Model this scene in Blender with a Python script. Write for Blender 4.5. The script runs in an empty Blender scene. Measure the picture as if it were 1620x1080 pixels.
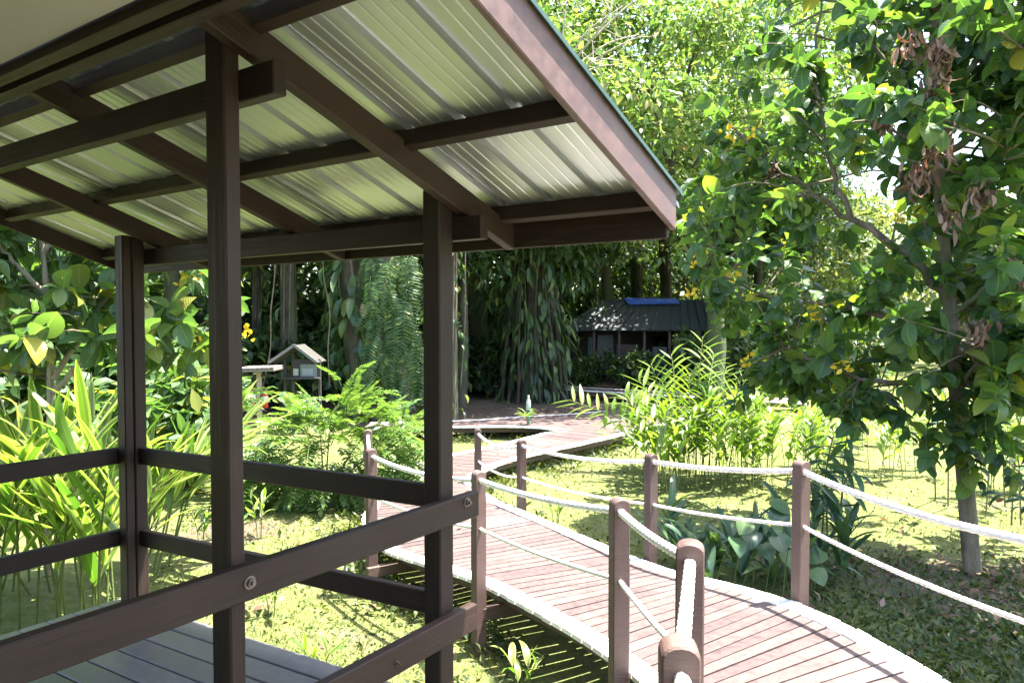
import bpy, bmesh, math, random
import numpy as np
from mathutils import Vector, Matrix

# ------------------------------------------------------------------ camera, sky, sun, exposure
sc = bpy.context.scene
COL = sc.collection
R = math.radians
H = 2.7                      # eye height above the lawn
F = 1152.0                   # focal length in photo pixels (1620 wide)
TILT = math.atan(37.0 / F)
cam_d = bpy.data.cameras.new('camera')
cam_d.sensor_width = 36.0
cam_d.lens = 36.0 * F / 1620.0
cam_d.clip_start = 0.05
cam_d.clip_end = 500
cam = bpy.data.objects.new('camera', cam_d)
COL.objects.link(cam)
cam.location = (0, 0, H)
cam.rotation_euler = (math.pi / 2 - TILT, 0, 0)
sc.camera = cam

SUN_EL, SUN_AZ = R(71), R(78)            # azimuth measured from +Y (ahead) towards +X (right)
world = bpy.data.worlds.new('World')
sc.world = world
world.use_nodes = True
wn = world.node_tree.nodes
wl = world.node_tree.links
bg = wn['Background']
sky = wn.new('ShaderNodeTexSky')
sky.sky_type = 'NISHITA'
sky.sun_disc = False
sky.sun_elevation = SUN_EL
sky.sun_rotation = SUN_AZ
sky.air_density = 1.0
sky.dust_density = 2.5
sky.ozone_density = 1.0
wl.new(sky.outputs[0], bg.inputs[0])
bg.inputs[1].default_value = 0.13
sun_d = bpy.data.lights.new('sun', 'SUN')
sun_d.energy = 5.0
sun_d.angle = R(0.5)
sun_d.color = (1.0, 0.95, 0.86)
sun = bpy.data.objects.new('sun', sun_d)
COL.objects.link(sun)
sdir = Vector((math.sin(SUN_AZ) * math.cos(SUN_EL), math.cos(SUN_AZ) * math.cos(SUN_EL), math.sin(SUN_EL)))
sun.rotation_euler = sdir.to_track_quat('Z', 'Y').to_euler()
sun.location = (6, 4, 30)
sc.view_settings.view_transform = 'Standard'
sc.view_settings.look = 'None'
sc.view_settings.gamma = 1.0
sc.view_settings.exposure = 2.75
sc.render.engine = 'CYCLES'
sc.cycles.use_denoising = True
sc.cycles.max_bounces = 8
sc.cycles.diffuse_bounces = 4
sc.cycles.glossy_bounces = 3
sc.cycles.transmission_bounces = 4
sc.cycles.transparent_max_bounces = 4
sc.cycles.sample_clamp_indirect = 6.0

rng = np.random.default_rng(7)
random.seed(7)

# ------------------------------------------------------------------ helpers: pixels of the photograph -> places
cT, sT = math.cos(TILT), math.sin(TILT)
def ray(px, py):
    x = (px - 810) / F
    y = -(py - 540) / F
    return np.array([x, cT + y * sT, -sT + y * cT])
def at(px, py, Y):
    r = ray(px, py)
    return np.array([0, 0, H]) + r * (Y / r[1])
def atz(px, py, z):
    r = ray(px, py)
    return np.array([0, 0, H]) + r * ((z - H) / r[2])
def pix(P):
    P = np.atleast_2d(P) - np.array([0, 0, H])
    d = P[:, 1] * cT - P[:, 2] * sT
    u = P[:, 1] * sT + P[:, 2] * cT
    d = np.where(d < .05, .05, d)
    return np.stack([810 + F * P[:, 0] / d, 540 - F * u / d, d], 1)

# ------------------------------------------------------------------ helpers: objects
def root(name, label, cat, loc=(0, 0, 0), group=None):
    o = bpy.data.objects.new(name, None)
    COL.objects.link(o)
    o.location = loc
    o.empty_display_size = .1
    o['label'] = label
    o['category'] = cat
    if group: o['group'] = group
    return o
def link(name, me, parent=None, mat=None, kind=None):
    o = bpy.data.objects.new(name, me)
    COL.objects.link(o)
    if mat is not None and not me.materials:
        for m in (mat if isinstance(mat, (list, tuple)) else [mat]): me.materials.append(m)
    if parent is not None:
        o.parent = parent
        if parent.type == 'EMPTY':
            o.matrix_parent_inverse = Matrix.Translation(-Vector(parent.location))
        else:
            o.matrix_parent_inverse = parent.matrix_basis.inverted()
    if kind: o['kind'] = kind
    return o
def tag(o, label, cat, group=None):
    o['label'] = label
    o['category'] = cat
    if group: o['group'] = group
    return o
def copy_tree(r, loc, rz=0., s=1., label=None):
    c = r.copy(); COL.objects.link(c)
    c.location = loc; c.rotation_euler = (0, 0, rz); c.scale = (s, s, s)
    if label: c['label'] = label
    for ch in r.children:
        d = ch.copy(); COL.objects.link(d); d.parent = c
        for g in ch.children:
            e = g.copy(); COL.objects.link(e); e.parent = d
    return c
def mesh_raw(name, V, Fq, uv=None, smooth=True):
    """V (n,3), Fq (m,k) one face size for all"""
    me = bpy.data.meshes.new(name)
    V = np.ascontiguousarray(V, np.float32); Fq = np.ascontiguousarray(Fq, np.int32)
    n, (m, k) = len(V), Fq.shape
    me.vertices.add(n); me.vertices.foreach_set('co', V.ravel())
    me.loops.add(m * k); me.loops.foreach_set('vertex_index', Fq.ravel())
    me.polygons.add(m); me.polygons.foreach_set('loop_start', np.arange(0, m * k, k, dtype=np.int32))
    me.polygons.foreach_set('loop_total', np.full(m, k, np.int32))
    me.polygons.foreach_set('use_smooth', np.full(m, smooth, bool))
    me.update(calc_edges=True)
    if uv is not None:
        l = me.uv_layers.new(name='UVMap')
        l.data.foreach_set('uv', np.ascontiguousarray(uv[Fq.ravel()], np.float32).ravel())
    return me
def bm_mesh(name, bm, smooth=False):
    me = bpy.data.meshes.new(name)
    bm.normal_update(); bm.to_mesh(me); bm.free()
    if smooth:
        for p in me.polygons: p.use_smooth = True
    return me
def prism(name, quadA, quadB, bevel=.004, frame=None):
    """box between two end rectangles (4 points each)"""
    bm = bmesh.new()
    if frame is not None:                              # into the piece's own axes, x along its length
        o_, ax_ = frame
        quadA = [ax_ @ (np.array(p) - o_) for p in quadA]; quadB = [ax_ @ (np.array(p) - o_) for p in quadB]
    a = [bm.verts.new(p) for p in quadA]; b = [bm.verts.new(p) for p in quadB]
    bm.faces.new(a[::-1]); bm.faces.new(b)
    n = len(a)
    for i in range(n): bm.faces.new((a[i], a[(i + 1) % n], b[(i + 1) % n], b[i]))
    bmesh.ops.recalc_face_normals(bm, faces=bm.faces)
    if bevel: bmesh.ops.bevel(bm, geom=list(bm.edges), offset=bevel, segments=1, affect='EDGES', clamp_overlap=True)
    return bm_mesh(name, bm)
def beam(name, p, q, w, h, mat, parent, up=(0, 0, 1), bevel=.004, plumb=False):
    p, q = np.array(p, float), np.array(q, float)
    d = (q - p) / np.linalg.norm(q - p)
    s = np.cross(d, up); s /= np.linalg.norm(s)
    u = np.cross(s, d)
    if plumb: u = np.array([0, 0, 1.0])
    A = [p + s * i * w / 2 + u * j * h / 2 for i, j in ((-1, -1), (1, -1), (1, 1), (-1, 1))]
    B = [x + (q - p) for x in A]
    return place(link(name, prism(name, A, B, bevel, (p, np.array([d, s, np.cross(d, s)]))), parent, mat), p, d, s)
def place(o, p, d, s):
    n = np.cross(d, s); m = Matrix.Identity(4)
    for k in range(3): m[k][0], m[k][1], m[k][2], m[k][3] = d[k], s[k], n[k], p[k]
    o.matrix_basis = m
    return o
def smooth_path(P, n):
    P = np.array(P, float)
    if len(P) == 2: return P[0] + (P[1] - P[0]) * np.linspace(0, 1, n)[:, None]
    Q = np.vstack([2 * P[0] - P[1], P, 2 * P[-1] - P[-2]])
    out = []
    for t in np.linspace(0, len(P) - 1 - 1e-6, n):
        i = int(t); f = t - i
        a, b, c, d = Q[i], Q[i + 1], Q[i + 2], Q[i + 3]
        out.append(.5 * (2 * b + (c - a) * f + (2 * a - 5 * b + 4 * c - d) * f * f + (3 * b - a - 3 * c + d) * f ** 3))
    return np.array(out)
def tube_arrays(P, rad, ns=8, wob=0., seed=0, cap=True):
    P = np.array(P, float); n = len(P)
    rad = np.interp(np.linspace(0, 1, n), np.linspace(0, 1, len(np.atleast_1d(rad))), np.atleast_1d(rad))
    T = np.gradient(P, axis=0); T /= np.linalg.norm(T, axis=1)[:, None] + 1e-9
    ref = np.array([1, 0, 0]) if abs(T[:, 0]).mean() < .7 else np.array([0, 1, 0])
    X = np.cross(T, ref); X /= np.linalg.norm(X, axis=1)[:, None] + 1e-9
    Y = np.cross(T, X)
    a = np.linspace(0, 2 * np.pi, ns, endpoint=False)
    r = rad[:, None] * np.ones(ns)
    if wob:
        g = np.random.default_rng(seed)
        r = r * (1 + wob * (g.random((n, ns)) - .5) + wob * np.sin(a * 3 + g.random() * 6))
    V = P[:, None] + X[:, None] * (np.cos(a) * r)[..., None] + Y[:, None] * (np.sin(a) * r)[..., None]
    V = V.reshape(-1, 3)
    i = np.arange(n - 1)[:, None] * ns; j = np.arange(ns)[None]; j2 = (j + 1) % ns
    Fq = np.stack([i + j, i + j2, i + ns + j2, i + ns + j], -1).reshape(-1, 4)
    if cap:
        V = np.vstack([V, P[-1] + T[-1] * rad[-1] * .3]); c = len(V) - 1
        e = (n - 1) * ns + np.arange(ns)
        Fq = np.vstack([Fq, np.stack([e, np.roll(e, -1), np.full(ns, c), np.full(ns, c)], -1)])
    return V, Fq
def join_arrays(parts):
    vs, fs, o = [], [], 0
    for V, Fq in parts:
        vs.append(V); fs.append(Fq + o); o += len(V)
    return np.vstack(vs), np.vstack(fs)
def quads_mesh(name, V, Fq, smooth=True):
    """quads that may hold a doubled last vertex (triangles)"""
    tri = Fq[:, 2] == Fq[:, 3]
    if not tri.any(): return mesh_raw(name, V, Fq, smooth=smooth)
    me = bpy.data.meshes.new(name)
    me.from_pydata(np.asarray(V, float).tolist(), [], [list(f[:3]) if t else list(f) for f, t in zip(Fq.tolist(), tri)])
    me.polygons.foreach_set('use_smooth', np.full(len(me.polygons), smooth, bool))
    return me
def tube(name, P, rad, mat, parent=None, ns=8, wob=0., seed=0, n=None, kind=None):
    if n: P = smooth_path(P, n)
    V, Fq = tube_arrays(P, rad, ns, wob, seed)
    return link(name, quads_mesh(name, V, Fq), parent, mat, kind)

# ------------------------------------------------------------------ materials
def new_mat(name):
    m = bpy.data.materials.new(name); m.use_nodes = True
    nt = m.node_tree
    return m, nt, nt.nodes, nt.links, nt.nodes['Principled BSDF']
def ramp(N, stops, interp='LINEAR'):
    r = N.new('ShaderNodeValToRGB'); r.color_ramp.interpolation = interp
    e = r.color_ramp.elements
    while len(e) < len(stops): e.new(.5)
    for k, (p, c) in zip(e, stops):
        k.position = p; k.color = (*c, 1) if len(c) == 3 else c
    return r
def math_n(N, L, op, a, b=None, c=None):
    n = N.new('ShaderNodeMath'); n.operation = op
    for i, v in enumerate((a, b, c)):
        if v is None: continue
        if isinstance(v, (int, float)): n.inputs[i].default_value = v
        else: L.new(v, n.inputs[i])
    return n.outputs[0]
def noise_n(N, L, scale, detail=4, vec=None, rough=.55):
    n = N.new('ShaderNodeTexNoise'); n.inputs['Scale'].default_value = scale
    n.inputs['Detail'].default_value = detail; n.inputs['Roughness'].default_value = rough
    if vec is not None: L.new(vec, n.inputs['Vector'])
    return n
def coords(N, L, scale=(1, 1, 1), rot=(0, 0, 0), kind='Object'):
    t = N.new('ShaderNodeTexCoord'); m = N.new('ShaderNodeMapping')
    m.inputs['Scale'].default_value = scale; m.inputs['Rotation'].default_value = rot
    L.new(t.outputs[kind], m.inputs[0]); return m.outputs[0]
def bump_n(N, L, h, strength=.3, dist=.01):
    b = N.new('ShaderNodeBump'); b.inputs['Strength'].default_value = strength; b.inputs['Distance'].default_value = dist
    L.new(h, b.inputs['Height']); return b.outputs[0]
def rand_n(N, L):
    o = N.new('ShaderNodeObjectInfo'); g = N.new('ShaderNodeNewGeometry')
    return math_n(N, L, 'FRACT', math_n(N, L, 'ADD', o.outputs['Random'], g.outputs['Random Per Island']))
def mixc(N, L, fac, a, b, mode='MIX'):
    m = N.new('ShaderNodeMix'); m.data_type = 'RGBA'; m.blend_type = mode
    for s, v in ((m.inputs[0], fac), (m.inputs[6], a), (m.inputs[7], b)):
        if isinstance(v, (int, float)): s.default_value = v
        elif isinstance(v, tuple): s.default_value = (*v, 1)
        else: L.new(v, s)
    return m.outputs[2]

def leaf_mat(name, stops, trans=.4, tcol=(1.5, 1.25, .45), rough=.42, veins=0., edge=None, stripe=None, spec=.45):
    m, nt, N, L, P = new_mat(name)
    r = rand_n(N, L)
    cr = ramp(N, stops); L.new(r, cr.inputs[0])
    c = cr.outputs[0]
    tc = N.new('ShaderNodeTexCoord'); sx = N.new('ShaderNodeSeparateXYZ'); L.new(tc.outputs['UV'], sx.inputs[0])
    if veins or edge or stripe:
        au = math_n(N, L, 'ABSOLUTE', math_n(N, L, 'SUBTRACT', sx.outputs[0], .5))
    if edge:                                       # pale margins of a variegated leaf
        nz = noise_n(N, L, 6, 2, coords(N, L, (3, .6, 1), kind='UV'))
        e = math_n(N, L, 'ADD', au, math_n(N, L, 'MULTIPLY', nz.outputs[0], .3))
        er = ramp(N, [(.42, (0, 0, 0)), (.5, (1, 1, 1))]); L.new(e, er.inputs[0])
        c = mixc(N, L, math_n(N, L, 'MULTIPLY', er.outputs[0], math_n(N, L, 'GREATER_THAN', r, .25)), c, edge)
    if veins:
        mid = ramp(N, [(.0, (1, 1, 1)), (.045, (0, 0, 0))]); L.new(au, mid.inputs[0])
        c = mixc(N, L, math_n(N, L, 'MULTIPLY', mid.outputs[0], .5), c, tuple(min(1, x * 2.2) for x in stops[len(stops) // 2][1]))
        ph = math_n(N, L, 'SUBTRACT', math_n(N, L, 'MULTIPLY', sx.outputs[1], 75), math_n(N, L, 'MULTIPLY', au, 40))
        sn = math_n(N, L, 'SINE', ph)
        L.new(bump_n(N, L, sn, veins, .006), P.inputs['Normal'])
        c = mixc(N, L, math_n(N, L, 'MULTIPLY', math_n(N, L, 'GREATER_THAN', sn, .8), .18), c, tuple(x * 1.7 for x in stops[len(stops) // 2][1]))
    L.new(c, P.inputs['Base Color'])
    P.inputs['Roughness'].default_value = rough
    P.inputs['Specular IOR Level'].default_value = spec
    t = N.new('ShaderNodeBsdfTranslucent')
    L.new(mixc(N, L, 1.0, c, tcol, 'MULTIPLY'), t.inputs[0])
    mx = N.new('ShaderNodeMixShader'); mx.inputs[0].default_value = trans
    L.new(P.outputs[0], mx.inputs[1]); L.new(t.outputs[0], mx.inputs[2])
    L.new(mx.outputs[0], N['Material Output'].inputs[0])
    return m
def bark_mat(name, a, b, scale=6, moss=None):
    m, nt, N, L, P = new_mat(name)
    v = coords(N, L, (1, 1, .35))
    n1 = noise_n(N, L, scale, 6, v, .65); n2 = noise_n(N, L, scale * 5, 3, v)
    cr = ramp(N, [(.3, a), (.7, b)]); L.new(n1.outputs[0], cr.inputs[0])
    c = cr.outputs[0]
    if moss:
        n3 = noise_n(N, L, 1.3, 4); mr = ramp(N, [(.42, (0, 0, 0)), (.6, (1, 1, 1))]); L.new(n3.outputs[0], mr.inputs[0])
        c = mixc(N, L, mr.outputs[0], c, moss)
    L.new(c, P.inputs['Base Color']); P.inputs['Roughness'].default_value = .9
    L.new(bump_n(N, L, math_n(N, L, 'ADD', n1.outputs[0], n2.outputs[0]), .6, .02), P.inputs['Normal'])
    return m
def paint_mat(name, col, vary=.25, rough=.5, grain=(8, 8, 8), dust=(.3, .26, .22), dust_amt=.12, bump=.12, spec=.4):
    m, nt, N, L, P = new_mat(name)
    P.inputs['Specular IOR Level'].default_value = spec
    v = coords(N, L, grain)
    n1 = noise_n(N, L, 3, 5, v, .6); n2 = noise_n(N, L, 1.2, 3, coords(N, L)); n3 = noise_n(N, L, 90, 2)
    cr = ramp(N, [(.3, tuple(x * (1 - vary) for x in col)), (.7, tuple(x * (1 + vary) for x in col))]); L.new(n1.outputs[0], cr.inputs[0])
    ob = N.new('ShaderNodeObjectInfo')
    c = mixc(N, L, 1., cr.outputs[0], mixc(N, L, ob.outputs['Random'], (.76, .76, .78), (1.2, 1.18, 1.15)), 'MULTIPLY')
    dr = ramp(N, [(.5, (0, 0, 0)), (.75, (1, 1, 1))]); L.new(n2.outputs[0], dr.inputs[0])
    c = mixc(N, L, math_n(N, L, 'MULTIPLY', dr.outputs[0], dust_amt), c, dust)
    sp = ramp(N, [(.76, (0, 0, 0)), (.8, (1, 1, 1))]); L.new(n3.outputs[0], sp.inputs[0])
    c = mixc(N, L, math_n(N, L, 'MULTIPLY', sp.outputs[0], .25), c, dust)
    L.new(c, P.inputs['Base Color'])
    rr = ramp(N, [(.3, (rough * .8,) * 3), (.7, (min(1, rough * 1.25),) * 3)]); L.new(n1.outputs[0], rr.inputs[0])
    L.new(rr.outputs[0], P.inputs['Roughness'])
    L.new(bump_n(N, L, n1.outputs[0], bump, .004), P.inputs['Normal'])
    return m
def plain(name, col, rough=.6, metal=0., spec=.5, noise=.15, scale=20):
    m, nt, N, L, P = new_mat(name)
    n = noise_n(N, L, scale, 4)
    cr = ramp(N, [(.3, tuple(x * (1 - noise) for x in col)), (.7, tuple(min(1, x * (1 + noise)) for x in col))]); L.new(n.outputs[0], cr.inputs[0])
    L.new(cr.outputs[0], P.inputs['Base Color'])
    P.inputs['Roughness'].default_value = rough; P.inputs['Metallic'].default_value = metal; P.inputs['Specular IOR Level'].default_value = spec
    return m

M = {}
M['porch'] = paint_mat('brown_porch_paint', (.027, .0158, .0118), rough=.55, grain=(1.2, 28, 28), dust=(.085, .066, .053), dust_amt=.22, bump=.35, spec=.25, vary=.4)
M['barge'] = paint_mat('barge_paint', (.115, .070, .066), rough=.5, dust_amt=.2)
M['floor'] = paint_mat('porch_floor_sky_sheen', (.115, .112, .125), rough=.36, dust=(.35, .33, .3))  # bluish tone is the sky's sheen on the boards, put into the base colour
M['post'] = paint_mat('rope_post_paint', (.088, .053, .046), rough=.6, grain=(4, 4, 60), bump=.5)
M['deck'] = paint_mat('deck_paint', (.088, .060, .056), rough=.65, grain=(6, 6, 6), dust=(.17, .145, .135), dust_amt=.5, bump=.25)
M['white'] = paint_mat('white_edge_paint', (.76, .75, .72), vary=.06, rough=.55, dust=(.45, .42, .36), dust_amt=.35)
M['under'] = paint_mat('walkway_frame_paint', (.10, .065, .052), rough=.7)
M['soffit'] = paint_mat('soffit_paint', (.33, .315, .27), vary=.05, rough=.7, dust_amt=.1)
M['bolt'] = plain('bolt_steel', (.16, .13, .11), .5, .7)
M['clip'] = plain('bracket_zinc', (.62, .62, .58), .4, .3)
M['flash'] = plain('green_flashing', (.045, .085, .075), .45, .2)

def metal_sheet():
    m, nt, N, L, P = new_mat('zinc_roof_sheet')
    n = noise_n(N, L, 2.2, 4); n2 = noise_n(N, L, 1.1, 2)
    cr = ramp(N, [(.3, (.47, .50, .52)), (.7, (.62, .64, .65))]); L.new(n.outputs[0], cr.inputs[0])
    L.new(cr.outputs[0], P.inputs['Base Color'])
    P.inputs['Metallic'].default_value = .85
    P.inputs['Roughness'].default_value = .36
    L.new(bump_n(N, L, n2.outputs[0], .35, .03), P.inputs['Normal'])
    return m
M['sheet'] = metal_sheet()
def rope_mat():
    m, nt, N, L, P = new_mat('white_rope')
    n = noise_n(N, L, 14, 6, None, .7)
    cr = ramp(N, [(.3, (.46, .44, .40)), (.6, (.80, .79, .77))]); L.new(n.outputs[0], cr.inputs[0])
    L.new(cr.outputs[0], P.inputs['Base Color']); P.inputs['Roughness'].default_value = .7
    return m
M['rope'] = rope_mat()
def ground_mat():
    m, nt, N, L, P = new_mat('lawn_soil')
    c = coords(N, L)
    n1 = noise_n(N, L, .55, 5, c, .6); n2 = noise_n(N, L, 9, 5, c, .7); n3 = noise_n(N, L, 45, 3, c, .7); n4 = noise_n(N, L, .9, 6, c, .7)
    g = ramp(N, [(.25, (.075, .10, .025)), (.5, (.13, .15, .05)), (.75, (.20, .205, .09))]); L.new(n2.outputs[0], g.inputs[0])
    d = ramp(N, [(.3, (.10, .075, .05)), (.7, (.26, .22, .16))]); L.new(n3.outputs[0], d.inputs[0])
    f = ramp(N, [(.55, (0, 0, 0)), (.72, (1, 1, 1))]); L.new(n4.outputs[0], f.inputs[0])
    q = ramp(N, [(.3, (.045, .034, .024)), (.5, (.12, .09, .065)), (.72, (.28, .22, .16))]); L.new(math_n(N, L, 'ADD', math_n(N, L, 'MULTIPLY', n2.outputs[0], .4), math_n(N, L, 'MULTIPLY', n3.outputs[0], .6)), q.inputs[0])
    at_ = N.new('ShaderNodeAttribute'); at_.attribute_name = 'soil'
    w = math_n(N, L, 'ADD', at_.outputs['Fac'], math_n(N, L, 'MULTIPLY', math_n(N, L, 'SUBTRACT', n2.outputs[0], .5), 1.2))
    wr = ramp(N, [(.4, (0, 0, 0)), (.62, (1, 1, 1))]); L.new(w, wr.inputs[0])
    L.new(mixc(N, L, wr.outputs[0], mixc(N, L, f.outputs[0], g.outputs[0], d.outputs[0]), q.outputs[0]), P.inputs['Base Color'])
    P.inputs['Roughness'].default_value = .95; P.inputs['Specular IOR Level'].default_value = .1
    L.new(bump_n(N, L, math_n(N, L, 'ADD', n2.outputs[0], n3.outputs[0]), .9, .04), P.inputs['Normal'])
    return m
M['ground'] = ground_mat()
M['bark'] = bark_mat('grey_brown_bark', (.035, .025, .018), (.27, .21, .15), 8, moss=(.10, .10, .05))
M['bark_dark'] = bark_mat('dark_mossy_bark', (.03, .025, .018), (.10, .08, .055), 5, moss=(.045, .065, .02))
M['bark_pale'] = bark_mat('pale_bark', (.22, .18, .13), (.42, .37, .30), 7)
M['twig'] = bark_mat('green_twig', (.10, .085, .05), (.2, .17, .11), 20)
M['stem'] = bark_mat('green_stem', (.07, .10, .02), (.13, .17, .045), 20)
M['leaf_big'] = leaf_mat('broad_ribbed_leaf', [(0, (.024, .058, .030)), (.45, (.046, .102, .042)), (.8, (.085, .15, .046)), (.985, (.15, .19, .04)), (1, (.32, .26, .03))], .46, (1.9, 1.9, .5), .30, veins=.35)
M['leaf_left'] = leaf_mat('broad_shrub_leaf', [(0, (.05, .10, .05)), (.5, (.085, .15, .065)), (.88, (.13, .19, .06)), (1, (.34, .28, .05))], .42, (1.35, 1.6, .5), .26, veins=.35)
M['leaf_ginger'] = leaf_mat('variegated_ginger_leaf', [(0, (.07, .14, .03)), (.5, (.11, .19, .035)), (1, (.17, .23, .05))], .48, (1.2, 1.45, .5), .36, veins=.1, edge=(.40, .42, .15))
M['leaf_lime'] = leaf_mat('bright_ginger_leaf', [(0, (.08, .15, .025)), (.5, (.13, .20, .03)), (1, (.18, .25, .05))], .46, (1.3, 1.45, .45), .4, veins=.1)
M['leaf_pinnate'] = leaf_mat('pinnate_leaflet', [(0, (.08, .15, .05)), (.5, (.12, .20, .06)), (1, (.18, .25, .07))], .4, (1.25, 1.4, .5), .35)
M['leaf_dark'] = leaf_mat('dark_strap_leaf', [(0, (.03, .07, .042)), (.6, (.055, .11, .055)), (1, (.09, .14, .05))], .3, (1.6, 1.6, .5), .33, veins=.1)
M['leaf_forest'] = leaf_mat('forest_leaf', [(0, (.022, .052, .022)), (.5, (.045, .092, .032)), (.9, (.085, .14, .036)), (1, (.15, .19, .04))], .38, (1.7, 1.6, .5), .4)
M['leaf_canopy'] = leaf_mat('lime_canopy_leaf', [(0, (.06, .11, .035)), (.4, (.13, .20, .05)), (.88, (.22, .27, .08)), (1, (.34, .27, .14))], .42, (1.1, 1.3, .65), .45)
M['leaf_pale'] = leaf_mat('far_pale_leaf', [(0, (.06, .10, .04)), (.5, (.12, .17, .06)), (1, (.2, .24, .09))], .45, (1.5, 1.4, .7), .5)
M['leaf_fern'] = leaf_mat('fern_leaflet', [(0, (.05, .11, .04)), (.6, (.09, .165, .05)), (1, (.16, .21, .05))], .4, (1.5, 1.5, .4), .4)
M['leaf_dead'] = leaf_mat('dead_brown_leaf', [(0, (.08, .045, .033)), (.5, (.19, .115, .085)), (1, (.34, .24, .18))], .25, (1.2, .9, .7), .7, spec=.2)
M['flower'] = leaf_mat('yellow_petal', [(0, (.55, .40, .02)), (1, (.75, .55, .04))], .4, (1.1, 1., .6), .5)
M['berry'] = plain('pink_bud', (.30, .10, .09), .5)
M['grass'] = leaf_mat('lawn_blade', [(0, (.055, .085, .018)), (.5, (.11, .135, .036)), (.9, (.17, .18, .065)), (1, (.24, .2, .11))], .4, (1.4, 1.3, .4), .5)
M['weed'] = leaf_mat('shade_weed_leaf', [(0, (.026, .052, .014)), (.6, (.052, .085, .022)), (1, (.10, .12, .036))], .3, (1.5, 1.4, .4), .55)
M['cover'] = leaf_mat('ground_cover_leaf', [(0, (.03, .058, .014)), (.6, (.065, .095, .022)), (1, (.11, .125, .035))], .35, (1.5, 1.4, .4), .5)

# ------------------------------------------------------------------ leaf templates and scatter
def leaf_tpl(nv=4, shape='ellipse', fold=.25, droop=.15, tipcurl=0.):
    v = np.linspace(0, 1, nv + 1)
    if shape == 'ellipse': w = np.sin(np.pi * np.clip(v, 0, 1) ** .9) ** .65
    elif shape == 'lance': w = np.sin(np.pi * np.clip(v, 0, 1) ** .75) ** .75
    elif shape == 'strap': w = np.clip(v * 5 + .3, 0, 1) * (1 - v ** 5) ** .6
    elif shape == 'heart': w = np.array([.55] + [np.sin(np.pi * (.28 + .72 * x)) ** .7 for x in v[1:]])
    w = np.maximum(w, .04)
    y = v - .35 * abs(droop) * v ** 3
    z = .12 * np.sin(v * np.pi * .6) * (droop > .1) - droop * v ** 2
    V, U = [], []
    for k in (-1, 0, 1):
        V.append(np.stack([k * w / 2, y, z + fold * abs(k) * w / 2 * .6 + 0 * v], 1))
        U.append(np.stack([np.full(nv + 1, .5 + k * .5), v], 1))
    V = np.stack(V, 1).reshape(-1, 3); U = np.stack(U, 1).reshape(-1, 2)
    Fq = []
    for i in range(nv):
        for k in (0, 1):
            a = i * 3 + k
            Fq.append((a, a + 1, a + 4, a + 3))
    return V, np.array(Fq), U
TPL = {
    'big': [leaf_tpl(5, 'ellipse', f, d) for f, d in ((.3, .05), (.15, .18), (.45, .35), (.7, .12), (.1, .5), (-.25, .25))],
    'lance': [leaf_tpl(6, 'lance', .10, d) for d in (.05, .25, .5)],
    'blade': [leaf_tpl(7, 'lance', .07, d) for d in (.02, .1, .24)],
    'strap': [leaf_tpl(6, 'strap', .09, d) for d in (.1, .3, .6)],
    'heart': [leaf_tpl(5, 'heart', .25, d) for d in (.1, .3)],
    'mid': [leaf_tpl(3, 'lance', .14, d) for d in (.05, .3)],
    'small': [leaf_tpl(2, 'lance', .2, d) for d in (.05, .25)],
    'curl': [leaf_tpl(5, 'lance', .3, d) for d in (.3, .6, .9)],
}
def frames(d, n):
    d = d / (np.linalg.norm(d, axis=1)[:, None] + 1e-9)
    x = np.cross(d, n); x /= np.linalg.norm(x, axis=1)[:, None] + 1e-9
    n = np.cross(x, d)
    return x, d, n
def scatter(tpls, pos, d, n, ln, wd, g):
    x, d, n = frames(d, n)
    N = len(pos); pick = g.integers(0, len(tpls), N)
    Vs, Fs, Us, o = [], [], [], 0
    for k, (V, Fq, U) in enumerate(tpls):
        i = np.where(pick == k)[0]
        if not len(i): continue
        P = (pos[i, None] + x[i, None] * (V[None, :, 0:1] * wd[i, None, None]) + d[i, None] * (V[None, :, 1:2] * ln[i, None, None])
             + n[i, None] * (V[None, :, 2:3] * ln[i, None, None]))
        Vs.append(P.reshape(-1, 3))
        Fs.append((Fq[None] + (np.arange(len(i)) * len(V))[:, None, None] + o).reshape(-1, 4))
        Us.append(np.tile(U, (len(i), 1))); o += len(i) * len(V)
    return np.vstack(Vs), np.vstack(Fs), np.vstack(Us)
_tpl_mesh = {}
def tpl_mesh(key, k, mat):
    kk = (key, k, mat.name)
    if kk not in _tpl_mesh:
        V, Fq, U = TPL[key][k]
        me = mesh_raw('leaf', V, Fq, U); me.materials.append(mat)
        _tpl_mesh[kk] = me
    return _tpl_mesh[kk]
class Leaves:
    def __init__(s): s.p, s.d, s.n, s.l, s.w = [], [], [], [], []
    def add(s, p, d, n, l, w):
        s.p.append(p); s.d.append(d); s.n.append(n); s.l.append(l); s.w.append(w)
    def arr(s): return [np.array(a, float) for a in (s.p, s.d, s.n, s.l, s.w)]
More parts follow.
